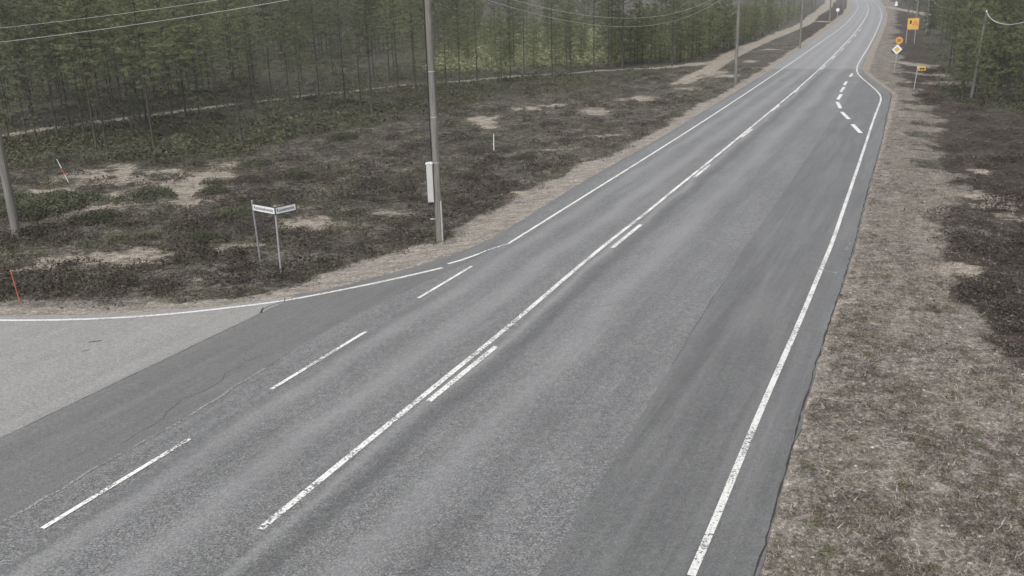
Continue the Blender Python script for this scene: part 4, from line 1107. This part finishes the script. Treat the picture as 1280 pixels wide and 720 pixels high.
# yellow detour / road works board on two posts
b1 = at(1132.5, 52); b2 = at(1142.8, 53.5)
cxy = (b1 + b2) / 2; zc = gz1(cxy.x, cxy.y)
dep = cxy.y
sc = 1 / (F / proj(np.array([cxy.x]), np.array([cxy.y]), np.array([2.]))[2][0])   # metres per photo pixel there
rz = math.atan2((b2 - b1).y, (b2 - b1).x)
rz = -math.atan2(cxy.x, cxy.y)
t = thing('roadworks_board', 'large yellow warning board on two posts beside the far bend', 'sign', (cxy.x, cxy.y, zc), rz)
W_ = 13.4 * sc; Hh = 14.0 * sc
ztop = ray_y(1141, 22.5, cxy.y).z - zc; zbot = ztop - Hh
for sx in (-1, 1):
    mb = MB(); mb.tube([(sx * W_ * .36, .07, -.3), (sx * W_ * .36, .07, ztop - .1)], .05, 8); mb.build('post', MAT['galv'], t)
xo = .18
pl_ = plate(rect(-W_ / 2 + xo, W_ / 2 + xo, zbot, ztop), -.02, .015, MAT['orange'], 'sign_plate', t)
plate(rect(-W_ / 2 + xo + .07, W_ / 2 + xo - .07, zbot + .07, ztop - .07), -.028, -.021, MAT['yellow'], 'sign_face', pl_)
plate(disc(.15, 16, -W_ * .22 + xo, ztop - Hh * .28), -.036, -.030, MAT['black'], 'pictogram', pl_)
plate(rect(-W_ * .22 + xo - .13, -W_ * .22 + xo + .13, ztop - Hh * .5, ztop - Hh * .29), -.036, -.029, MAT['black'], 'pictogram', pl_)
tx, tz = W_ * .19 + xo, ztop - Hh * .42; q_ = Hh * .26
plate([(tx - q_, tz - q_ * .8), (tx + q_, tz - q_ * .8), (tx, tz + q_)], -.036, -.030, MAT['redp'], 'warning_triangle', pl_)
plate([(tx - q_ * .55, tz - q_ * .55), (tx + q_ * .55, tz - q_ * .55), (tx, tz + q_ * .45)], -.042, -.037, MAT['yellow'], 'triangle_field', pl_)
plate(rect(tx - .03, tx + .03, tz - q_ * .4, tz + q_ * .1), -.048, -.043, MAT['black'], 'pictogram', pl_)
plate(rect(-W_ * .4 + xo, W_ * .4 + xo, zbot + Hh * .20, zbot + Hh * .215), -.036, -.030, MAT['orange'], 'divider', pl_)

# speed limit roundel over a priority road diamond on one post
bS = at(1118, 84.5); zS = gz1(bS.x, bS.y)
dS = proj(np.array([bS.x]), np.array([bS.y]), np.array([2.]))[2][0]; sS = dS / F
t = thing('speed_and_priority_sign', 'round yellow 50 limit sign above a yellow and white diamond on one post', 'sign', (bS.x, bS.y, zS), -math.atan2(bS.x, bS.y))
R3 = Matrix.Rotation(math.atan2(bS.x, bS.y), 3, 'Z')
def loc_of(px, py):
    v = ray_y(px, py, bS.y) - Vector((bS.x, bS.y, zS)); return R3 @ v
c1 = loc_of(1124, 50.5); c2 = loc_of(1121.3, 61.8)
mb = MB(); mb.tube([(0, 0.05, -.3), (c1.x * .98, .05, c1.z)], .038, 8); mb.build('post', MAT['galv'], t)
r_ = 4.8 * sS
o = plate(disc(r_, 36, c1.x, c1.z), -.02, .01, MAT['redp'], 'round_sign', t)
plate(disc(r_ * .78, 36, c1.x, c1.z), -.026, -.021, MAT['yellow'], 'sign_face', o)
text_mesh('numeral', '50', r_ * 1.05, MAT['black'], o, (c1.x, -.028, c1.z), bold=.012)
q_ = 6.2 * sS
dia = lambda s_: [(c2.x - s_, c2.z), (c2.x, c2.z - s_), (c2.x + s_, c2.z), (c2.x, c2.z + s_)]
o = plate(dia(q_), -.02, .01, MAT['white'], 'diamond_sign', t)
plate(dia(q_ * .56), -.026, -.021, MAT['yellow'], 'diamond_centre', o)
for rotk in (-1, 1):
    mb = MB(); mb.prism([(c2.x + rotk * q_ * .45, c2.z - q_ * .75), (c2.x + rotk * q_ * 1.12, c2.z), (c2.x + rotk * q_ * 1.12, c2.z - q_ * .25), (c2.x + rotk * q_ * .55, c2.z - q_ * .95)][::rotk], .012, .03)
    mb.build('back_bracket', MAT['black'], o)

# bus stop flag sign
bB = at(1142, 111); zB = gz1(bB.x, bB.y); dB = proj(np.array([bB.x]), np.array([bB.y]), np.array([2.]))[2][0]; sB = dB / F
topB = ray_y(1147.3, 83, bB.y)
t = thing('bus_stop_sign', 'small yellow bus stop flag on a leaning steel post at the verge', 'sign', (bB.x, bB.y, zB))
dv = topB - Vector((bB.x, bB.y, zB))
mb = MB(); mb.tube([Vector((0, 0, -.3)), dv], .035, 8); mb.build('post', MAT['galv'], t)
tw = 9.5 * sB; thh = 5.2 * sB
o = plate(rect(dv.x + .04, dv.x + .04 + tw, dv.z - thh, dv.z), dv.y - .02, dv.y + .02, MAT['yellow'], 'sign_plate', t)
plate(rect(dv.x + .04 + tw * .22, dv.x + .04 + tw * .85, dv.z - thh * .68, dv.z - thh * .42), dv.y - .028, dv.y - .021, MAT['black'], 'bus_pictogram', o)
for k_ in (.35, .72):
    plate(disc(.05, 12, dv.x + .04 + tw * k_, dv.z - thh * .72), dv.y - .034, dv.y - .029, MAT['black'], 'pictogram_wheel', o)
plate(rect(dv.x - .05, dv.x + .035, dv.z - thh * .5, dv.z + .03), dv.y - .05, dv.y - .036, MAT['white'], 'post_clamp', t)

# round sign on the far left side, seen from behind
bR = at(1046, 28.5); zR = gz1(bR.x, bR.y); dR_ = proj(np.array([bR.x]), np.array([bR.y]), np.array([2.]))[2][0]; sR = dR_ / F
t = thing('round_sign', 'pale round sign seen from behind on a post left of the far bend', 'sign', (bR.x, bR.y, zR), -math.atan2(bR.x, bR.y))
zt_ = ray_y(1047, 12.3, bR.y).z - zR
mb = MB(); mb.tube([(0, .05, -.3), (0, .05, zt_)], .06, 8); mb.build('post', MAT['galv'], t)
plate(disc(2.1 * sR, 28, 0, zt_), -.02, .01, MAT['white'], 'sign_plate', t)
# triangular sign far away beyond the side track
bT = at(1120, 8.5); zT = gz1(bT.x, bT.y); dT = proj(np.array([bT.x]), np.array([bT.y]), np.array([2.]))[2][0]; sT = dT / F
t = thing('triangular_sign', 'pale grey triangular sign back standing beyond the far side track', 'sign', (bT.x, bT.y, zT), -math.atan2(bT.x, bT.y))
mb = MB(); mb.tube([(0, .08, -.3), (0, .08, 6.5 * sT)], .07, 8); mb.build('post', MAT['galv'], t)
plate([(-2.1 * sT, 2.0 * sT), (2.1 * sT, 2.0 * sT), (.8 * sT, 7.5 * sT), (-.8 * sT, 7.5 * sT)], -.03, .02, MAT['white'], 'sign_plate', t)
print('TREES', count)

# ------------------------------------------------------------------ haze
HAZE = .00034
hm = bpy.data.materials.new('haze'); hm.use_nodes = True; hn = hm.node_tree; hn.nodes.clear()
ho = hn.nodes.new('ShaderNodeOutputMaterial'); hv = hn.nodes.new('ShaderNodeVolumePrincipled')
hv.inputs['Color'].default_value = (.9, .93, .96, 1); hv.inputs['Density'].default_value = HAZE; hv.inputs['Anisotropy'].default_value = .2
hn.links.new(hv.outputs[0], ho.inputs['Volume'])
mb = MB(); mb.box(-4600, 4600, -4600, 4600, -1.6, 30)
tag(mb.build('haze', hm), 'thin pale haze in the air over road and forest', kind='stuff')
